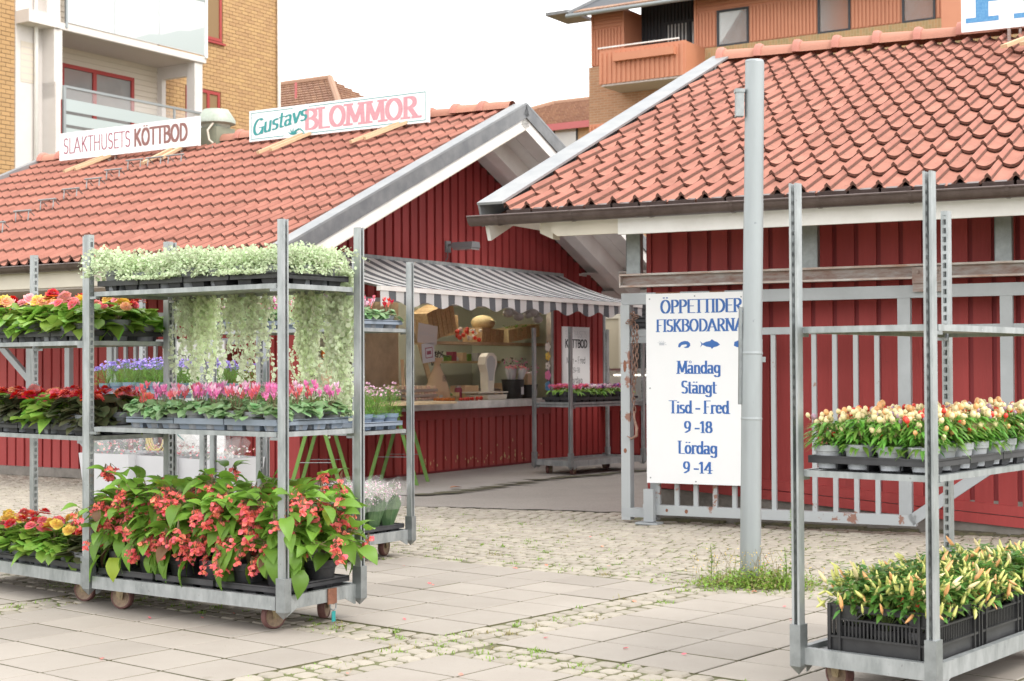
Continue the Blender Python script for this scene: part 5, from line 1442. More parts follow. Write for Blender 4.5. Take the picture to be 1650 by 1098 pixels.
# T3: top cyclamens, middle asters and daisies
random.seed(51)
for k in range(4):
    tray(P3, E1, .012, .03+.315*k, 1.464, .50, .308, 'bluetray', f'grey tray, {ORD[k]} from the right on the top shelf of the middle back trolley', 'grey trays on the middle back trolley')
    tray(P3, E1, .012, .03+.315*k, .815, .50, .308, 'bluetray', f'grey tray, {ORD[k]} from the right on the lower shelf of the middle back trolley', 'grey trays on the middle back trolley')
for j in range(8):
    for i in range(3):
        kd = 'cyc_red' if (j == 0 and i == 2) else ('cyc_pale' if (j+i) % 2 else 'cyc_mag')
        plant(kd, P3, E1, .09+.17*i, .10+.155*j, 1.47, f'{DESC[kd]}, {ORD[j]} from the right, {["front","middle","back"][i]} row, top shelf of middle back trolley', 'cyclamens on the middle back trolley', .92)
for j in range(8):
    for i in range(4):
        kd = 'aster' if j < 2 else 'daisy'
        if j > 4 and i < 2: kd = 'aster'
        plant(kd, P3, E1, .07+.13*i, .10+.155*j, .822, f'{DESC[kd]}, {ORD[j]} from the right, {ROW[i]}, lower shelf of middle back trolley', 'small flowers on the middle back trolley', 1.05)
# T6: bellflowers
random.seed(61)
for k in range(4):
    tray(P6, E1, .012, .03+.315*k, 1.0, .50, .308, 'bluetray', f'blue grey tray of bellflowers, {ORD[k]} from the right on the rear trolley', 'bellflower trays on the rear trolley')
for j in range(9):
    for i in range(3):
        plant('bell', P6, E1, .09+.17*i, .09+.141*j, 1.005, f'violet bellflower in blue pot, {ORD[j]} from the right, {["front","middle","back"][i]} row, rear trolley', 'bellflowers on the rear trolley', 1.15)
# T4: peppers and chili crates; local x = long side to the right and back, y = short side to the left
random.seed(71)
for k in range(4):
    tray(P4, E4, .03+.315*k, .012, .825, .308, .50, 'blacktray', f'black tray of peppers, {ORD[k]} from the near post on the right edge trolley', 'pepper trays on the right edge trolley')
for j in range(9):
    for i in range(4):
        plant('pepper', P4, E4, .085+.142*j, .075+.127*i, .835, f'egg fruited pepper plant, column {["one","two","three","four","five","six","seven","eight","nine"][j]} from near post, {ORD[i]} from right, right edge trolley', 'pepper plants on the right edge trolley', 1.0)
def crate(x, y, LX, LY, h, label):
    t = thing('plant_crate', label, 'crate', place(P4, E4, x, y, .152), E4, 'black crates on the right edge trolley')
    m = MB(); m.box(0,LX,0,LY,0,.006)
    m.build('bottom', 'black', t)
    def wall(name, L, T):
        w = MB()
        # local: along X 0..L, thickness y 0..-.0, z up
        w.box(0,L,0,.004,0,.07,0,T); w.box(0,L,-.006,.006,h-.008,h,0,T); w.box(0,L,-.008,.006,.062,.070,0,T); w.box(0,L,-.006,.006,.128,.135,0,T)
        c0, c1 = L*.28, L*.78
        w.box(0,c0,0,.004,.135,h-.008,0,T); w.box(c1,L,0,.004,.135,h-.008,0,T); w.box(c0,c1,0,.004,h-.025,h-.008,0,T)
        k = .014
        while k < L - .01: w.box(k,k+.006,0,.004,.07,.128,0,T); k += .015
        for xx in (0, L*.10, L*.90-.008, L-.008): w.box(xx,xx+.008,-.010,.0,0,h,0,T)
        w.beam(T @ Vector((c0,-.008,.137)), T @ Vector((c0+.03,-.008,h-.02)), .005,.005); w.beam(T @ Vector((c1,-.008,.137)), T @ Vector((c1-.03,-.008,h-.02)), .005,.005)
        w.beam(T @ Vector((c0+.02,-.008,.012)), T @ Vector((c1-.02,-.008,.012)), .005,.004)
        w.build(name, 'black', t)
    wall('side', LX, Matrix.Identity(4))
    wall('side', LX, Matrix(((-1,0,0,LX),(0,-1,0,LY),(0,0,1,0),(0,0,0,1))))
    wall('end', LY, Matrix(((0,1,0,0),(-1,0,0,LY),(0,0,1,0),(0,0,0,1))))
    wall('end', LY, Matrix(((0,-1,0,LX),(1,0,0,0),(0,0,1,0),(0,0,0,1))))
for k in range(3):
    crate(.035 + .42*k, .03, .40, .40, .185, f'black slatted plastic crate of chili plants, {["nearest","middle","farthest"][k]} on the right edge trolley base')
    for i in range(3):
        for j in range(3):
            plant('chili', P4, E4, .035+.42*k + .07 + .13*i, .03 + .07 + .13*j, .16, f'chili plant, {ORD[i]} across and {ORD[j]} from the right in the {["nearest","middle","farthest"][k]} black crate', 'chili plants in the black crates', 1.08)
# T5: primroses
random.seed(81)
tray(P5, E5, .10, .015, .815, 1.15, .50, 'blacktray', 'black tray of primroses on the short trolley under the awning', 'primrose tray')
for j in range(8):
    kd = ['prim_pink','prim_pink','prim_white','prim_plum','prim_white','prim_plum','prim_pink','prim_plum'][j]
    for i in range(3):
        plant(kd, P5, E5, .19+.138*j, .09+.16*i, .82, f'{DESC[kd]}, {ORD[j]} from the left, {["front","middle","back"][i]} row on the short trolley under the awning', 'primroses on the short trolley', 1.15)
cleanup()

# wrapped bouquets on T3's base
def bouquet(parent_loc, rot, label, group, H=.30, col=('plila','pwhite'), wrapm='foil'):
    t = thing('wrapped_bouquet', label, 'bouquet', parent_loc, rot, group)
    m = MB(); n = 12
    prof = [(.035,0),(.055,.06),(.085,.15)]
    vs = []
    for (r_, z) in prof:
        for k in range(n): vs.append((r_*(1+.12*(k % 2))*cos(2*pi*k/n), r_*(1+.12*(k % 2))*sin(2*pi*k/n), z + (.03*(k % 3) if z > .1 else 0)))
    m.add(vs, [(i*n+k, i*n+(k+1) % n, (i+1)*n+(k+1) % n, (i+1)*n+k) for i in range(2) for k in range(n)]); m.build('sleeve', wrapm, t)
    m = MB(); vs = []
    for (r_, z) in ((.088,.12),(.115,.22),(.135,H)):
        for k in range(n): vs.append((r_*(1+.1*(k % 2))*cos(2*pi*k/n), r_*(1+.1*(k % 2))*sin(2*pi*k/n), z + (U(-.03,.03) if z == H else 0)))
    m.add(vs, [(i*n+k, i*n+(k+1) % n, (i+1)*n+(k+1) % n, (i+1)*n+k) for i in range(2) for k in range(n)]); m.build('cellophane', 'cello', t)
    m = MB()
    for i in range(260):
        a = U(0,2*pi); r_ = .10*sqrt(U(0,1)); z = H*U(.5,.92)
        m.leaf((r_*cos(a), r_*sin(a), z), rdir(0,1), rdir(), U(.02,.035), .009, .2, 0, 1, 0, 2)
        if i % 2:
            for k in range(2): m.chip(Vector((r_*cos(a), r_*sin(a), z+.015)) + rdir()*.010, rdir()+Vector((0,0,1)), .005, 1 + i//2 % 2, 6)
    m.build('flowers', ['fine', col[0], col[1]], t); return t
random.seed(91)
tray(P3, E1, .012, .02, .152, .50, .40, 'blacktray', 'black tray under the wrapped bouquets on the middle back trolley base', 'bouquet tray')
for i, (x, y) in enumerate(((.10,.09),(.26,.08),(.42,.09),(.12,.27),(.28,.26),(.43,.28))):
    bouquet(place(P3, E1, x, y, .19), U(0,6), f'wrapped bouquet in green foil, {["left","middle","right"][i % 3]} of the {"front" if i < 3 else "back"} row on the middle back trolley base', 'wrapped bouquets on the trolley base', .30, ('pmag','pwhite') if i == 0 else ('plila','pwhite'))
# white planter boxes with cellophaned bunches, on the base of the rear trolley and beside it
def whitebox(P, rot, x, y, z, w, d, h, label):
    t = thing('planter_box', label, 'box', place(P, rot, x, y, z), rot, 'white planter boxes behind the trolleys')
    m = MB(); s = .04
    vs = [(0,0,0),(w,0,0),(w,d,0),(0,d,0),(-s,-s,h),(w+s,-s,h),(w+s,d+s,h),(-s,d+s,h)]
    m.add(vs, [(0,1,2,3),(0,1,5,4),(1,2,6,5),(2,3,7,6),(3,0,4,7)]); m.build('box', 'card', t)
    m = MB()
    for i in range(220):
        c = Vector((U(0,w), U(0,d), h+U(-.03,.07)))
        m.leaf(c, rdir(-.2,1), rdir(), U(.02,.04), .010, .2, 0, 1, 0, 2)
        if i % 2: m.chip(c + Vector((0,0,.02)), rdir()+Vector((0,0,1)), .010, 1 + i//2 % 2, 6)
    m.build('bunch', ['fine','pwhite','psalmon'], t)
    m = MB(); n = 10
    for q in range(3):
        cx = w*.5; cy = d*(q+.5)/3; vs = []
        for (r_, z_) in ((.07,h-.02),(.11,h+.06),(.13,h+.13)):
            for k in range(n): vs.append((cx + r_*(1+.15*(k % 2))*cos(2*pi*k/n), cy + r_*(1+.15*(k % 2))*sin(2*pi*k/n), z_ + (U(-.03,.04) if z_ > h+.1 else 0)))
        m.add(vs, [(i*n+k, i*n+(k+1) % n, (i+1)*n+(k+1) % n, (i+1)*n+k) for i in range(2) for k in range(n)])
    m.build('cellophane', 'cello', t)
random.seed(95)
whitebox(P6, E1+.10, .05, .84, .155, .40, .42, .43, 'white planter box with flared rim and wrapped bunches, left one behind the trolleys')
whitebox(P6, E1, .05, .44, .155, .40, .36, .42, 'white planter box of wrapped bunches, middle one behind the trolleys')
whitebox(P6, E1-.12, .05, .05, .155, .40, .36, .41, 'white planter box of wrapped bunches, right one behind the trolleys')

# green trestles
def trestle(loc, rot, label):
    t = thing('trestle', label, 'trestle', loc, rot, 'green trestles by the stall')
    for sx in (-1, 1):
        for y in (0, .5):
            m = MB(); m.beam((sx*.03, y, .80), (sx*.26, y + .0, 0), .035, .022, up=(0,1,0)); m.build('leg', 'ladder', t)
    m = MB(); m.box(-.04,.04,-.03,.53,.79,.83); m.build('top_bar', 'ladder', t)
    m = MB(); m.tube([(-.17,.0,.30),(.17,0,.30)], .004, 5); m.tube([(-.17,.5,.30),(.17,.5,.30)], .004, 5); m.build('tie_wire', 'galv', t)
trestle(tuple(A_(-.55, 1.0, 0)), ROTA + .5, 'green wooden trestle, left one behind the middle back trolley')
trestle(tuple(A_(-.45, 2.1, 0)), ROTA + .4, 'green wooden trestle, right one behind the middle back trolley')
tb = thing('trestle_table', 'plank laid over the green trestles with foliage plants and a pumpkin', 'table', tuple(A_(-.9, .7, .832)), ROTA)
m = MB(); m.box(0,.7,.2,2.2,0,.025); m.build('table_top', 'woodshelf', tb)
t = thing('pumpkin', 'orange pumpkin glimpsed through the silver stems beside the stall opening', 'pumpkin', tuple(A_(-.9, 1.65, 1.36)), 0)
m = MB()
for k in range(8):
    a = 2*pi*k/8; m.ball((.035*cos(a), .035*sin(a), 0), .06, 8, 6, 0, (1,1,1))
m.build('fruit', 'orange', t, True); m = MB(); m.tube([(0,0,.04),(.01,0,.09)], [.012,.008], 6); m.build('stalk', 'stem', t)
t = thing('display_box', 'tall cardboard box holding the pumpkin at the left end of the counter', 'box', tuple(A_(-1.0, 1.55, .858)), ROTA)
m = MB(); m.box(0,.22,0,.22,0,.44); m.build('carton', 'kraft', t); m = MB(); m.box(.221,.224,.04,.18,.08,.36); m.build('label', 'darkprint', t)
random.seed(97)
t = thing('foliage_plant', 'bronze leaved plant on the trestle table behind the cyclamens', 'potted plant', tuple(A_(-.5, 1.2, .858)), 0); put('pot', POT['greypot'], t)
m = MB(); leafcluster(m, 60, .14, .10, .22, .06, .03, 0, .3, 0); m.build('foliage', 'leafdark', t)

# ------------------------------------------------------------------ inside the stall opening
def item(name, label, cat, x, y, z, rot=0, group=None): return thing(name, label, cat, tuple(A_(x, y, z)), ROTA + rot, group)
t = item('weighing_scale', 'cream enamel shop scale with fan shaped dial on the stall counter', 'scale', -1.35, 5.22, .79)
m = MB(); m.prism([(-.20,0),(.20,0),(.22,.09),(-.22,.09)], 'x', -.16, .16); m.box(-.15,.15,-.32,.26,.11,.125); m.build('base', 'scale', t)
m = MB(); m.prism([(-.05,.12),(.07,.12),(.10,.36),(.15,.46),(.14,.55),(.07,.60),(-.03,.60),(-.10,.55),(-.12,.46),(-.07,.36)], 'x', -.05, .06); m.build('dial_head', 'scale', t)
m = MB(); m.prism([(-.03,.26),(.05,.26),(.10,.44),(.10,.52),(.04,.565),(-.02,.565),(-.08,.52),(-.08,.44)], 'x', .06, .064); m.build('dial_glass', 'palepane', t)
def bucket(y, r, h, kind, label):
    t = item('bucket', label, 'bucket', -1.3, y, .79, 0, 'black flower buckets on the counter')
    m = MB(); m.lathe([(.001,0),(r*.75,0),(r,h),(r*1.05,h),(r*.98,h-.01)], 16); m.build('bucket', 'black', t, 40)
    m = MB()
    for i in range(10):
        a = U(0,2*pi); rr = r*.7*sqrt(U(0,1)); p = Vector((rr*cos(a), rr*sin(a), h-.02)); q = p + Vector((rr*cos(a)*.4, rr*sin(a)*.4, .16))
        n = 6; vs = []
        for (c, r_) in ((p, .02), (q, .045)):
            for k in range(n): vs.append((c.x + r_*cos(2*pi*k/n), c.y + r_*sin(2*pi*k/n), c.z))
        m.add(vs, [(k, (k+1) % n, (k+1) % n+n, k+n) for k in range(n)], 0)
        for k in range(7): m.ball(q + Vector((U(-.03,.03), U(-.03,.03), U(-.01,.02))), .016, 6, 4, 1)
    m.build('wrapped_stems', ['kraft','pwhite'] if kind else ['card','psalmon'], t)
    m = MB()
    for i in range(60):
        a = U(0,2*pi); rr = r*1.2*sqrt(U(0,1)); m.leaf((rr*cos(a), rr*sin(a), h+U(.12,.26)), rdir(0,1), rdir(), .05, .02, .3, 0 if i % 3 else 1, 2)
    m.build('foliage', ['leafdark','pmag'], t)
    m = MB(); m.box(r*.93, r*.95, -.03,.03,h*.3,h*.65); m.build('price_label', 'card', t)
random.seed(101)
bucket(5.75, .15, .27, 0, 'large black bucket of pink wrapped roses beside the scale'); bucket(6.12, .12, .20, 1, 'smaller black bucket of kraft wrapped bunches right of the roses')
def basketstack(name, label, x, y, z, w, d, h, n, tilt, mt):
    t = item(name, label, 'basket', x, y, z, 0, 'wicker baskets on the stall shelf'); t.rotation_euler = (tilt, 0, ROTA)
    for k in range(n):
        m = MB(); yo = k*w/n
        m.prism([(yo,0),(yo+w/n*.86,0),(yo+w/n*1.0,h),(yo+w/n*.1,h)], 'x', -d/2, d/2); m.build('basket', mt, t)
basketstack('basket_stack', 'tall leaning stack of brown wicker baskets at the left end of the stall shelf', -1.9, 4.62, 1.52, .58, .3, .36, 6, .30, 'basket')
basketstack('basket_stack', 'smaller stack of brown baskets behind the red decorations', -2.1, 5.22, 1.60, .36, .2, .24, 5, .12, 'basket')
basketstack('basket_stack', 'pair of pale woven baskets tipped upward in the middle of the shelf', -1.9, 5.72, 1.535, .52, .3, .19, 5, -.05, 'basket')
basketstack('basket_stack', 'long pale wicker baskets with green rims at the right end of the shelf', -1.9, 6.36, 1.535, .80, .3, .17, 7, .12, 'basketpale')
t = item('woven_lid', 'pale woven lid lying on top of the middle baskets', 'basket', -1.9, 5.98, 1.79)
m = MB(); m.ball((0,0,0), .22, 12, 6, 0, (.6,1,.45)); m.build('lid', 'basketpale', t, True)
t = item('basket_greens', 'green moss in the pale baskets at the right end of the shelf', 'moss', -1.85, 6.78, 1.70)
m = MB()
for i in range(80): m.leaf((U(-.1,.1), U(-.22,.25), U(0,.06)), rdir(0,1), rdir(), .06, .02, .2, 0, 2)
m.build('moss', 'fine', t)
t = item('berry_decoration', 'red apples and ribbons between the baskets on the stall shelf', 'decoration', -1.78, 5.42, 1.54)
m = MB()
for i in range(22): m.ball((U(-.05,.05), U(-.2,.28), U(.02,.16)), U(.018,.034), 8, 5, 0 if i % 3 else 1)
m.build('apples', ['tomato','pwhite'], t, True)
t = item('egg_cartons', 'stacked trays of brown eggs on the left part of the counter', 'eggs', -1.3, 3.3, .80, 0)
m = MB()
for k in range(3): m.box(-.15,.15,0,.60,.02+.06*k,.05+.06*k)
m.build('carton', 'eggtray', t); m = MB()
for k in range(3):
    for i in range(5):
        for j in range(10):
            if k == 2 or i == 4: m.ball((-.12+.06*i, .03+.06*j, .06+.06*k), .024, 7, 5, 0, (1,1,1.2))
m.build('eggs', 'egg', t, True)
t = item('tomatoes', 'red and orange tomatoes lying along the front of the counter', 'tomatoes', -1.06, 3.7, .825)
m = MB()
for i in range(34):
    y = U(0, 1.1); m.ball((U(-.03,.04), y, .02), U(.016,.026), 8, 5, 0 if y > .45 else 1)
m.build('tomatoes', ['tomato','orange'], t, True)
t = item('net_sack', 'tied pale sack with black letters standing on the work top', 'sack', -1.55, 4.45, .79)
m = MB(); m.lathe([(.001,0),(.17,.01),(.15,.16),(.10,.30),(.045,.42),(.035,.46),(.08,.54)], 14, mi=0); m.build('sack', 'kraft', t, True)
m = MB()
for k in range(5): m.tube([(U(-.05,.05), U(-.1,.1), .45), (U(-.1,.1), U(-.2,.1), .62), (U(-.1,.1), U(-.2,.2), .55)], .006, 5)
m.build('string', 'black', t)
o = text('BL', .10, .07, 'darkprint', t, (.115, -.05, .26), rot=(0,0,pi/2))
for k, (y, zz, w, h, rz) in enumerate(((3.35,1.50,.62,.22,.1),(3.45,1.26,.40,.22,-.1))):
    t = item('price_card', ['blank cardboard notice hanging at the left of the stall opening', 'white price card with red frame below the cardboard notice'][k], 'card', -1.04, y, zz, pi/2)
    t.rotation_euler = (0, rz, ROTA + pi/2)
    m = MB(); m.box(0,w*.6,-.002,.002,0,h); m.build('card', 'pinkcard' if False else ('soffit' if k == 0 else 'card'), t)
    m = MB()
    if k:
        for (a, b, c, d) in ((.06,.20,.05,.06),(.06,.20,.16,.17),(.06,.07,.06,.16),(.19,.20,.06,.16),(.09,.17,.09,.13)): m.box(a,b,-.004,-.003,c,d)
        m.build('red_frame', 'maroon', t)
    else:
        for q in range(7): m.box(.05+.04*q,.056+.04*q,-.004,-.003,.09,.09+U(.02,.05))
        m.build('scribble', 'greyprint', t)
t = item('plastic_bags', 'grey rolled plastic bag hanging under the awning at the top of the opening', 'bag', -1.0, 5.5, 1.90)
m = MB()
for q in range(9): m.ball((U(-.05,.05), -.3+.08*q, U(-.06,.05) - .02*(q % 3)), U(.05,.08), 8, 6, 0, (.8,1.2,.7))
m.build('bag', mat('grey_bag', (.33,.30,.28), .4), t, True)
t = item('craft_clutter', 'cardboard boxes and craft odds and ends on the work top behind the scale', 'boxes', -1.62, 4.55, .79)
for q, (y, w, h, mt) in enumerate(((.25,.35,.12,'basketpale'),(.45,.30,.20,'kraft'),(.1,.22,.08,'woodshelf'),(.85,.4,.16,'eggtray'),(1.3,.35,.22,'kraft'))):
    m = MB(); m.box(-.12,.10,y,y+w,0,h); m.build('box', mt, t)
for q in range(3):
    m = MB(); m.beam((-.2,-.5+.1*q,0),(-.45,-.25+.15*q,.62-.1*q),.04,.012); m.build('board', ['woodshelf','kraft','leafbrown'][q], t)
random.seed(303)
for q in range(11):
    yy_ = 3.05 + .27*q + U(-.06,.06); xx_ = U(-1.62,-1.40)
    if 4.95 < yy_ < 5.55: continue
    nm_, cl_, mt_ = random.choice((('jar','dark red','maroon'),('jar','amber','orange'),('jar','green','ladder'),('box','brown paper','kraft'),('jar','white','card')))
    t = item(nm_, f'small {cl_} {nm_} on the stall work top, {ORD[q]} place from the left', nm_, xx_, yy_, .79)
    m = MB(); h_ = U(.10,.24)
    if nm_ == 'jar': m.lathe([(.001,0),(.045,0),(.048,h_*.8),(.03,h_*.92)], 12); m.build('body', mt_, t, 40); m = MB(); m.lathe([(.033,h_*.9),(.033,h_),(.001,h_)], 12); m.build('lid', 'steel', t, 40)
    else: m.box(-.07,.07,-.08,.08,0,h_); m.build('carton', mt_, t); m = MB(); m.box(.0705,.072,-.04,.04,h_*.3,h_*.7); m.build('label', 'card', t)
t = item('shelf_goods', 'row of small bottles and boxes on the rear shelf of the stall', 'goods', -2.65, 6.1, 1.30)
random.seed(7)
for q in range(9):
    m = MB(); y = .12*q; h = U(.06,.16)
    if q % 3 == 0: m.lathe([(.03,0),(.03,h*.6),(.012,h*.8),(.012,h)], 8, (0,y,0)); m.build('bottle', ['card','maroon','teal'][q % 3], t, 40)
    else: m.box(-.05,.05,y-.05,y+.05,0,h); m.build('box', ['kraft','ladder','maroon','card'][q % 4], t)
t = item('paper_flowers', 'string of small yellow white and blue paper flowers on the right jamb of the opening', 'garland', -1.02, 6.14, 1.05)
for q, (z, mt, r) in enumerate(((.42,'pwhite',.05),(.30,'pyellow',.045),(.18,'pwhite',.04),(.06,'pmag',.06),(-.08,'bluelight',.06))):
    m = MB()
    for k in range(5): m.chip((0, .035*cos(2*pi*k/5), z + .035*sin(2*pi*k/5)), (1,-.3,0), r*.55, 0, 7)
    m.build('flower', mt, t)
m = MB(); m.tube([(-.005,0,.5),(-.005,0,-.15)], .003, 4); m.build('string', 'stem', t)

# ------------------------------------------------------------------ weeds, grass tufts, fallen petals
random.seed(111)
def blade(m, p, L, lean, mi=0, w=.004):
    a = U(0,2*pi); d = Vector((cos(a)*lean, sin(a)*lean, 1)).normalized(); s = Vector((-sin(a), cos(a), 0))*w
    p = Vector(p); q = p + d*L*.6; e = p + d*L + Vector((cos(a), sin(a), -.4))*lean*L*.3
    m.add([tuple(p-s), tuple(p+s), tuple(q+s*.7), tuple(q-s*.7), tuple(e)], [(0,1,2,3),(3,2,4)], mi)
m = MB()
def tuft(P, n, L, sp, mi=0):
    for k in range(n):
        blade(m, (P.x+random.gauss(0,sp), P.y+random.gauss(0,sp), -.012), L*U(.5,1.1), U(.3,1.2), mi, U(.0015,.004))
for i in range(430):
    if i < 220: P = pq(U(4.76,5.06), U(-7.5,-2.6)) if random.random() < .45 else pq(U(2.8,7.0), random.choice((U(-4.64,-4.34), U(-7.05,-6.75))))
    else: P = pq(7.05 + abs(random.gauss(0,1.2)), U(-8,-1.2))
    if visible(P, .2) and not behind_edge(P): tuft(P, random.randint(6,30), U(.014,.038), U(.012,.034), 0 if random.random() < .8 else 1)
# strings of moss in the joints of the cobble field
for i in range(4200):
    P = pq(7.05 + abs(random.gauss(0,2.2)), U(-10,-.6))
    if visible(P, .1) and not behind_edge(P): tuft(P, random.randint(3,8), U(.009,.022), U(.010,.03), 0 if random.random() < .75 else 1)
for i in range(320):
    P = pq(U(4.76,5.06), U(-8,-2.4)) if random.random() < .5 else pq(U(2.6,7.0), random.choice((U(-4.64,-4.34), U(-7.05,-6.75))))
    if visible(P, .1): tuft(P, random.randint(2,6), U(.006,.014), U(.008,.02), 0 if random.random() < .6 else 1)
o = m.build('joint_grass', ['weed','dryweed']); tag(o, 'tufts of short grass and moss growing in the cobble joints', 'grass', kind='stuff')
m = MB()
for i in range(1300):
    P = Vector((1.36 + random.gauss(0,.17), 8.38 + random.gauss(0,.12), 0)); dist = abs(P.x-1.36)
    L = U(.02,.13)*(1 - min(.75, dist*1.6)); 
    if random.random() < .3: blade(m, (P.x,P.y,-.01), L, U(.2,1), random.choice((0,0,1)), .003)
    else:
        for _k in range(3): m.leaf((P.x+U(-.01,.01),P.y+U(-.01,.01),U(0,L*.9)), rdir(-.1,1), (0,0,1), U(.014,.04), U(.009,.018), .3, random.choice((0,0,0,1)), 2)
for i in range(46):
    P = Vector((1.36 + random.gauss(0,.16), 8.40 + random.gauss(0,.08), 0)); h = U(.10,.22)
    m.tube([(P.x,P.y,0),(P.x+U(-.02,.02),P.y,h*.6),(P.x+U(-.05,.05),P.y,h)], .0012, 3, 1, cap=False)
    for k in range(4): m.chip((P.x+U(-.03,.03), P.y+U(-.02,.02), h*U(.6,1.05)), rdir(), .0035, 2, 5)
o = m.build('weed_patch', ['weed','dryweed','pyellow']); tag(o, 'green and straw coloured weeds growing round the foot of the steel pole', 'weeds', kind='stuff')
def tallweed(loc, H, label):
    t = thing('tall_weed', label, 'weed', loc, 0); m = MB()
    m.tube([(0,0,0),(.006,0,H*.5),(-.004,0,H)], [.003,.0025,.001], 5, 1); 
    for i in range(int(H*230)):
        z = H*U(.12,1); a = i*2.4; L = .035*(1.15 - z/H)+.010
        m.leaf((0,0,z), (cos(a), sin(a), U(.2,.8)), (0,0,1), L*U(.8,1.3), L*.42, .3, 0, 3)
    m.build('foliage', ['weed','greenstem'], t)
tallweed((1.545, 8.36, 0), .42, 'tall upright green weed right of the steel pole'); tallweed((1.13, 8.60, 0), .20, 'short upright weed left of the steel pole')
tallweed((1.50, 8.30, 0), .22, 'bushy green weed between the pole and the tallest weed')
m = MB()
for (x, y) in [tuple(pq(U(4,9), U(-6.5,-3))[:2]) for _ in range(26)] + [(-.66,6.0),(-1.72,6.32),(.62,7.8),(1.30,8.12)]:
    for k in range(2): m.chip((x+U(-.01,.01), y+U(-.01,.01), .006), rdir()*.4+Vector((0,0,1)), U(.006,.013), 0, 6, .6)
o = m.build('fallen_petals', ['coral']); tag(o, 'scattered red fallen petals on the paving', 'petals', kind='stuff')
t = thing('fallen_leaf', 'dry brown leaf lying on the concrete before the stall wall', 'leaf', (-.62, 14.9, .016), .4)
m = MB(); m.leaf((0,0,.01), (1,.1,.1), (0,0,1), .14, .07, .1, 0, 4, .3, 0); m.build('leaf', 'leafdry', t)

# ------------------------------------------------------------------ apartment houses and far roofs
OL = Vector((-11.232, 37, 0))
L1 = thing('apartment_house', 'yellow brick apartment house with white concrete balconies behind the left stall', 'building', tuple(OL), ROTA)
def bx(par, name, mt, x0,x1,y0,y1,z0,z1):
    m = MB(); m.box(x0,x1,y0,y1,z0,z1); return m.build(name, mt, par)
bx(L1,'wall','mortar',-9,-1.53,4.9,9.93,0,16); bx(L1,'wall','mortar',-8.9,-.5,-7,-1.28,0,16)
# bricks
random.seed(121)
def bricks(par, x, y0, y1, z0, z1, bl, bh, holes=()):
    out = []
    z = z0; r = 0
    while z < z1:
        y = y0 - (bl/2 if r % 2 else 0)
        while y < y1:
            a, b = max(y, y0), min(y + bl - .012, y1)
            for h in holes:
                if h[2] < z+bh/2 < h[3]:
                    if a < h[0] < b: b = h[0]
                    if a < h[1] < b: a = h[1]
            if b - a > .04 and not any(h[0] < (a+b)/2 < h[1] and h[2] < z+bh/2 < h[3] for h in holes): out.append((x, a, b, z))
            y += bl
        z += bh; r += 1
    return out
holes = [(5.95,7.42,7.9,9.35),(5.4,7.50,10.76,14)]
allb = [(*b, L1) for b in bricks(L1, -1.5, 4.95, 9.93, 7.6, 13.4, .27, .108, holes)] + [(*b, L1) for b in bricks(L1, -.47, -2.2, -.86, 5.3, 13.2, .27, .108)]
m = MB(); m.box(0,.03,0,.258,0,.096); bme = m.mesh('brick', 'yellowbrick')
camL = Matrix.Rotation(-ROTA,3,'Z') @ (Vector((0,0,1.2)) - OL)
allb.sort(key=lambda b: (Vector((b[0],b[1],b[3])) - camL).length)
vis = [b for b in allb if b[1] > 6.6 or b[1] < -1]
rest = MB(); c = 0
for (x, a, b, z, par) in allb:
    if c < 300 and (b - a) > .2 and (a > 6.3 or a < -.8): put('brick', bme, par, (x-.03 + U(-.002,.002), a, z), scale=(1,(b-a)/.258,1)); c += 1
    else: rest.box(x-.03, x + U(-.002,.002), a, b, z, z+.096)
rest.build('bricks', 'yellowbrick', L1, stuff=True)
def window(par, mt, pm, x, y0, y1, z0, z1, mull=(), face='x', fw=.09):
    """window in a wall; face x: lies in plane x, y range; face y: plane y, x range"""
    m = MB()
    def bb(a, b, c, d, t0=-.05, t1=.02):
        if face == 'x': m.box(x+t0, x+t1, a, b, c, d)
        else: m.box(a, b, x-t1, x-t0, c, d)
    bb(y0,y0+fw,z0,z1); bb(y1-fw,y1,z0,z1); bb(y0+fw,y1-fw,z0,z0+fw); bb(y0+fw,y1-fw,z1-fw,z1)
    for q in mull: bb(q-fw*.6,q+fw*.6,z0+fw,z1-fw)
    w = m.build('window', mt, par)
    m = MB()
    if face == 'x': m.box(x-.045,x-.03,y0+fw,y1-fw,z0+fw,z1-fw)
    else: m.box(y0+fw,y1-fw,x+.03,x+.045,z0+fw,z1-fw)
    m.build('pane', pm, w); return w
window(L1,'redframe','pane',-1.52,6.0,7.38,7.93,9.30,(6.9,))
window(L1,'redframe','pane',-1.52,5.4,7.46,10.8,14,(6.5,))
bx(L1,'window_sill','redframe',-1.5,-1.42,5.4,7.55,10.70,10.76)
# balcony stack: bays between y 0 and 5.2, floors at z 6.9 and 9.65
bx(L1,'back_wall','siding',-1.62,-1.55,0.1,4.95,5,14)
sm = MB(); sm.box(0,.02,0,4.6,0,.13); sl = sm.mesh('siding_board', 'siding')
for k in range(48): put('siding_board', sl, L1, (-1.55, .3, 6.2 + .15*k))
window(L1,'redframe','pane',-1.45,.15,3.95,6.6,9.18,(1.45,2.55),'x',.10)
for z in (6.70, 9.64, 12.6):
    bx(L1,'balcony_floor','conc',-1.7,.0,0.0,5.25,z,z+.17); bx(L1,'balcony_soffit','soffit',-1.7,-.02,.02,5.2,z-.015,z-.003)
bx(L1,'side_wall','conc',-3,-.45,-.85,-.04,5,16); bx(L1,'side_wall','conc',-1.6,.04,-.04,.12,5,7.9)
m = MB(); m.prism([(-.04,7.9),(.12,7.9),(.12,8.15),(-.04,8.3)], 'x', -1.2, .04); m.build('side_wall', 'conc', L1)
bx(L1,'column','conc',-.5,-.02,-.04,.22,7.9,9.64); bx(L1,'column','conc',-.5,.02,-.3,.12,9.81,12.6)
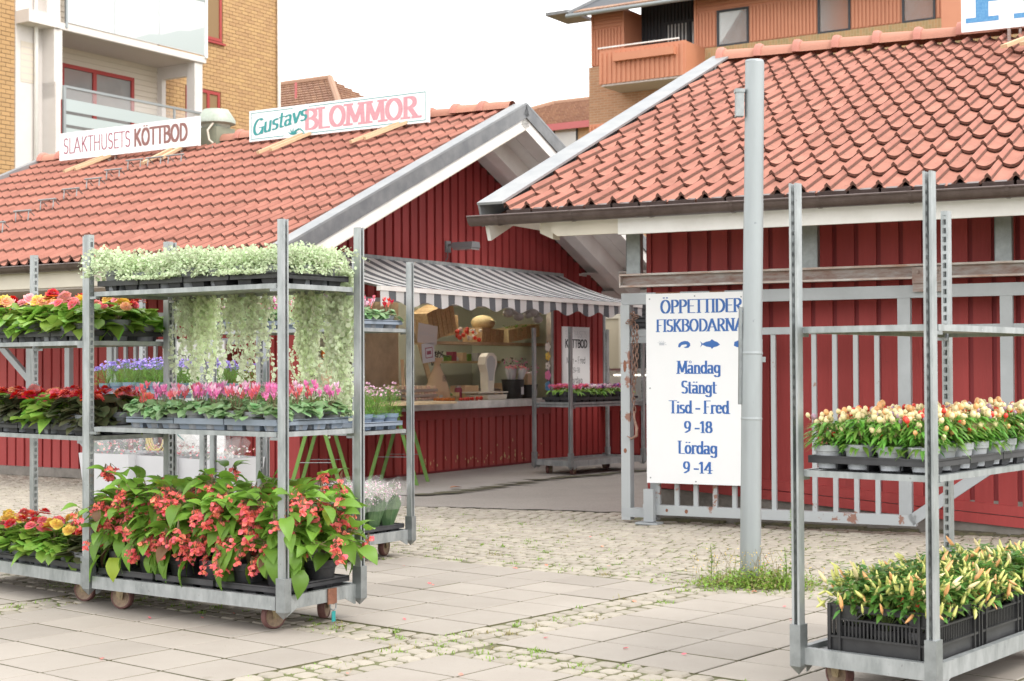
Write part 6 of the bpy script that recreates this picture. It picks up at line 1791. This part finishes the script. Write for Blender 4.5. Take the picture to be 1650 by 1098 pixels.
bx(L1,'ledge','conc',-.45,.03,-.85,.12,9.64,9.95)
bx(L1,'column','conc',-.35,-.05,4.85,5.15,6.87,9.64); bx(L1,'side_wall','conc',-1.6,-.35,4.9,5.05,6.87,7.6); bx(L1,'side_wall','conc',-1.6,-1.35,4.9,5.05,7.6,9.3); bx(L1,'side_wall','conc',-1.6,-.35,4.9,5.05,9.28,9.64)
bx(L1,'dark_reveal','darkclad',-1.5,-.46,-1.0,-.2,6.9,9.6) if False else None
# openings in the left side wall: lighter recessed panel with siding
bx(L1,'side_opening','siding',-.448,-.44,-.70,-.25,8.25,9.25)
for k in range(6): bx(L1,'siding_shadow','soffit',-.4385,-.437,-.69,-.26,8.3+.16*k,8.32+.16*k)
dp = MB(); dp.tube([(-.36,-.30,4),(-.36,-.30,16)], .05, 10); dp.build('downpipe', 'white', L1, True)
dp = MB(); dp.tube([(-1.42,9.88,4),(-1.42,9.88,16)], .055, 10); dp.build('downpipe', 'white', L1, True)
def railing(z, frosted):
    r = bx(L1,'handrail','railsteel',-.03,.03,.25,5.15,z+1.15,z+1.21)
    bx(r,'post','railsteel',-.03,.03,.22,.30,z-.15,z+1.2); bx(r,'post','railsteel',-.02,.02,4.0,4.06,z+.6,z+1.2)
    for (a, b) in ((-.12,.16),(.24,.50),(.58,.88)): bx(r,'slat',frosted,-.012,.012,.30,5.12,z+a,z+b)
    bx(r,'pane','railpane' if False else 'cello',-.004,.004,.30,5.12,z+.88,z+1.15)
railing(7.05, 'railpane')
r = bx(L1,'handrail','railsteel',-.03,.03,.35,5.25,11.33,11.40)
for (a, b) in ((.36,1.9),(1.92,3.45),(3.47,5.2)): bx(r,'glass_panel','railpane2',-.012,.012,a,b,9.84,11.33)
bx(r,'post','white',-.04,.04,5.18,5.27,9.78,11.5); bx(r,'post','railsteel',-.03,.03,.30,.36,9.7,13)
m = MB(); m.add([(.0135,2.6,9.86),(.0135,5.15,9.86),(.0135,5.15,10.62),(.0135,4.6,10.42),(.0135,4.2,10.36),(.0135,3.6,10.14),(.0135,3.1,10.06)], [tuple(range(7))]); m.build('frosted_film', 'railpane', r)
# wall lantern
# right apartment house
OR = Vector((5.533, 45, 0))
R1 = thing('apartment_house', 'brick and orange clad apartment house with balcony behind the right stall', 'building', tuple(OR), ROTA)
bx(R1,'wall','tanbrick',-3.66,-.6,0,6,0,10.58); bx(R1,'wall','soldier',.02,16,0,6,0,10.72)
bx(R1,'wall','darkclad',-2.44,.0,1.2,6,6,12.6); bx(R1,'wall','orangeclad',-3.5,-2.46,.05,6,10.6,12.3); bx(R1,'wall','orangeclad',.03,7.6,.05,6,10.74,14)
bx(R1,'wall','darkclad',7.6,7.75,-.05,6,9,14)
def ribs(par, x0, x1, y, z0, z1, step, mt, vert=True, d=.035):
    m = MB()
    if vert:
        x = x0
        while x < x1 - step*.5: m.box(x, x+step*.55, y-d, y, z0, z1); x += step
    else:
        z = z0
        while z < z1 - step*.5: m.box(x0, x1, y-d, y, z, z+step*.6); z += step
    m.build('cladding_ribs', mt, par, stuff=True)
ribs(R1,-3.5,-2.46,.05,10.62,11.72,.11,'orangeclad'); ribs(R1,-3.5,-2.46,.05,11.78,12.25,.11,'orangeclad',False)
for (a, b) in ((.04,.70),(1.78,3.82),(4.88,6.28),(7.3,7.58)): ribs(R1,a,b,.05,10.76,11.78,.11,'orangeclad')
ribs(R1,.04,7.58,.05,11.86,13,.12,'orangeclad',False)
ribs(R1,-2.4,0,1.2,10.4,12.6,.12,'darkclad')
for (a, b) in ((.71,1.73),(3.86,4.83),(6.32,7.25)): window(R1,'darkclad','palepane',.02,a,b,10.71,11.80,(),'y',.06)
window(R1,'darkclad','palepane',1.15,-1.6,-.3,10.2,11.95,(-.75,),'y',.08); window(R1,'darkclad','palepane',1.15,-1.5,-.3,7.2,8.9,(),'y',.08)
bx(R1,'corner_trim','orangeclad',-3.56,-3.5,-.02,.1,10.6,12.3); bx(R1,'corner_trim','orangeclad',-2.46,-2.40,-.02,1.3,10.58,12.3); bx(R1,'corner_trim','orangeclad',-.02,.05,-.02,1.3,10.74,13)
bc = bx(R1,'balcony','orangeclad',-2.55,.32,-1.3,-1.24,9.72,10.74); bx(bc,'end_panel','orangeclad',.26,.32,-1.24,.6,9.72,10.72); bx(bc,'end_panel','orangeclad',-2.55,-2.49,-1.24,.6,9.72,10.72)
bx(bc,'floor','soffit',-2.5,.3,-1.28,1.3,9.66,9.74)
ribs(R1,-2.55,.30,-1.3,9.72,10.66,.16,'orangeclad'); bx(bc,'flower_box','orangeclad',-2.0,.02,-1.5,-1.335,10.34,10.58); bx(bc,'handrail','white',-2.6,.1,-1.33,-1.27,10.80,10.84)
bx(R1,'lower_balcony','orangeclad',-2.9,-1.6,-1.3,-1.2,7.7,8.55)
ribs(R1,-2.9,-1.6,-1.3,7.7,8.5,.12,'orangeclad')
# its roof edge
m = MB(); T = slopeT(-.75, 12.05, radians(24)); m.box(-3.95,8,0,5,0,.1,0,T); rf = m.build('roof', 'darkclad', R1)
m = MB(); k = 0
for r_ in range(7):
    x = -3.75
    while x < 1.8:
        m.prism([(x,0),(x+.10,.05),(x+.2,0)], 'y', -.74, -.73) if False else m.box(x, x+.17, r_*.34, r_*.34+.36, .10 + .03*0, .15, 0, T @ Matrix.Rotation(-.08, 4, 'X'))
        x += .2
m.build('roof_tiles', 'fartile', rf, stuff=True)
m = MB(); m.tube([(-4.0,-.80,12.08),(8,-.80,12.08)], .07, 8); m.build('gutter', 'railsteel', R1, True)
m = MB(); m.beam((-3.95,-.8,12.15),(-3.95,4,14.3),.08,.14); m.build('verge', 'zinc', R1)
bx(R1,'canopy','zincdark',-5.0,-4.1,-.4,1,12.30,12.40)
bx(R1,'balcony','orangeclad',7.8,9.2,-1.3,-1.2,9.9,11.3)

# far houses
def hipHouse(name, label, loc, rot, wx, wy, z0, zr, wallz, mt='farwall'):
    t = thing(name, label, 'building', loc, rot)
    m = MB(); m.box(0.4, wx-.4, .4, wy-.4, 0, z0+.1); m.build('wall', mt, t)
    a = min(wy/2, wx/2); m = MB()
    vs = [(0,0,z0),(wx,0,z0),(wx,wy,z0),(0,wy,z0),(a,wy/2,zr),(wx-a,wy/2,zr)]
    m.add(vs, [(0,1,5,4),(1,2,5),(2,3,4,5),(3,0,4)]); rf = m.build('roof', 'fartile', t)
    m = MB(); 
    # courses of tiles on the two faces that show
    rows = 18
    for r_ in range(rows):
        t0, t1 = r_/rows, (r_+1)/rows
        def face(A, B, C, D):  # A-B eave, D-C ridge
            P0 = Vector(A).lerp(Vector(D), t0); P1 = Vector(B).lerp(Vector(C), t0); P2 = Vector(B).lerp(Vector(C), t1); P3 = Vector(A).lerp(Vector(D), t1)
            n = (P1-P0).cross(P3-P0).normalized(); n = n if n.z > 0 else -n
            w = (P1-P0).length; cnt = max(1, int(w/.32))
            for c_ in range(cnt):
                u0, u1 = c_/cnt, (c_+.86)/cnt
                a_, b_, c2, d2 = P0.lerp(P1,u0), P0.lerp(P1,u1), P3.lerp(P2,u1), P3.lerp(P2,u0)
                h = .09
                m.add([tuple(a_+n*h),tuple(b_+n*h),tuple(c2+n*.02),tuple(d2+n*.02),tuple(a_+n*.01),tuple(b_+n*.01)], [(0,1,2,3),(4,5,1,0),(0,3,4),(1,5,2)])
        face(vs[0],vs[1],vs[5],vs[4]); face(vs[1],vs[2],vs[5],vs[5]); face(vs[3],vs[0],vs[4],vs[4])
    m.build('roof_tiles', 'fartile', rf, stuff=True)
    for (p, q) in ((vs[0],vs[4]),(vs[1],vs[5]),(vs[4],vs[5])):
        mm_ = MB(); mm_.tube([tuple(Vector(p)+Vector((0,0,.08))), tuple(Vector(q)+Vector((0,0,.08)))], .14, 7); mm_.build('ridge_tiles', 'fartile', rf)
    m = MB(); m.box(-.05,wx+.05,-.06,.0,z0-.28,z0+.02); m.box(wx,wx+.06,0,wy,z0-.28,z0+.02); m.box(-.06,0,0,wy,z0-.28,z0+.02); m.build('fascia', 'farfascia', t)
    return t
h1 = hipHouse('tiled_house', 'distant house with brown tiled hip roof behind the Blommor sign', (-18.2, 65.2, 0), ROTA, 14.0, 8.0, 10.6, 13.35, 10)
m = MB(); m.tube([(-.0,0,0),(0,0,.9)], .05, 6); put('vent_pipe', m.mesh('vent_pipe', 'farfascia'), h1, (9.3,2.6,12.2))
h2 = hipHouse('tiled_house', 'distant ochre house with brown hip roof and red fascia between the two stalls', (-3.4, 72, 0), ROTA, 12.0, 8.0, 12.3, 14.0, 12)
m = MB(); m.box(0,1.1,0,.05,0,1.6); put('window', m.mesh('window', 'palepane'), h2, (6.2,.34,10.5))
m = MB(); m.box(-.08,1.18,0,.05,-.08,1.68); put('window_frame', m.mesh('window_frame', 'darkclad'), h2, (6.2,.37,10.5))
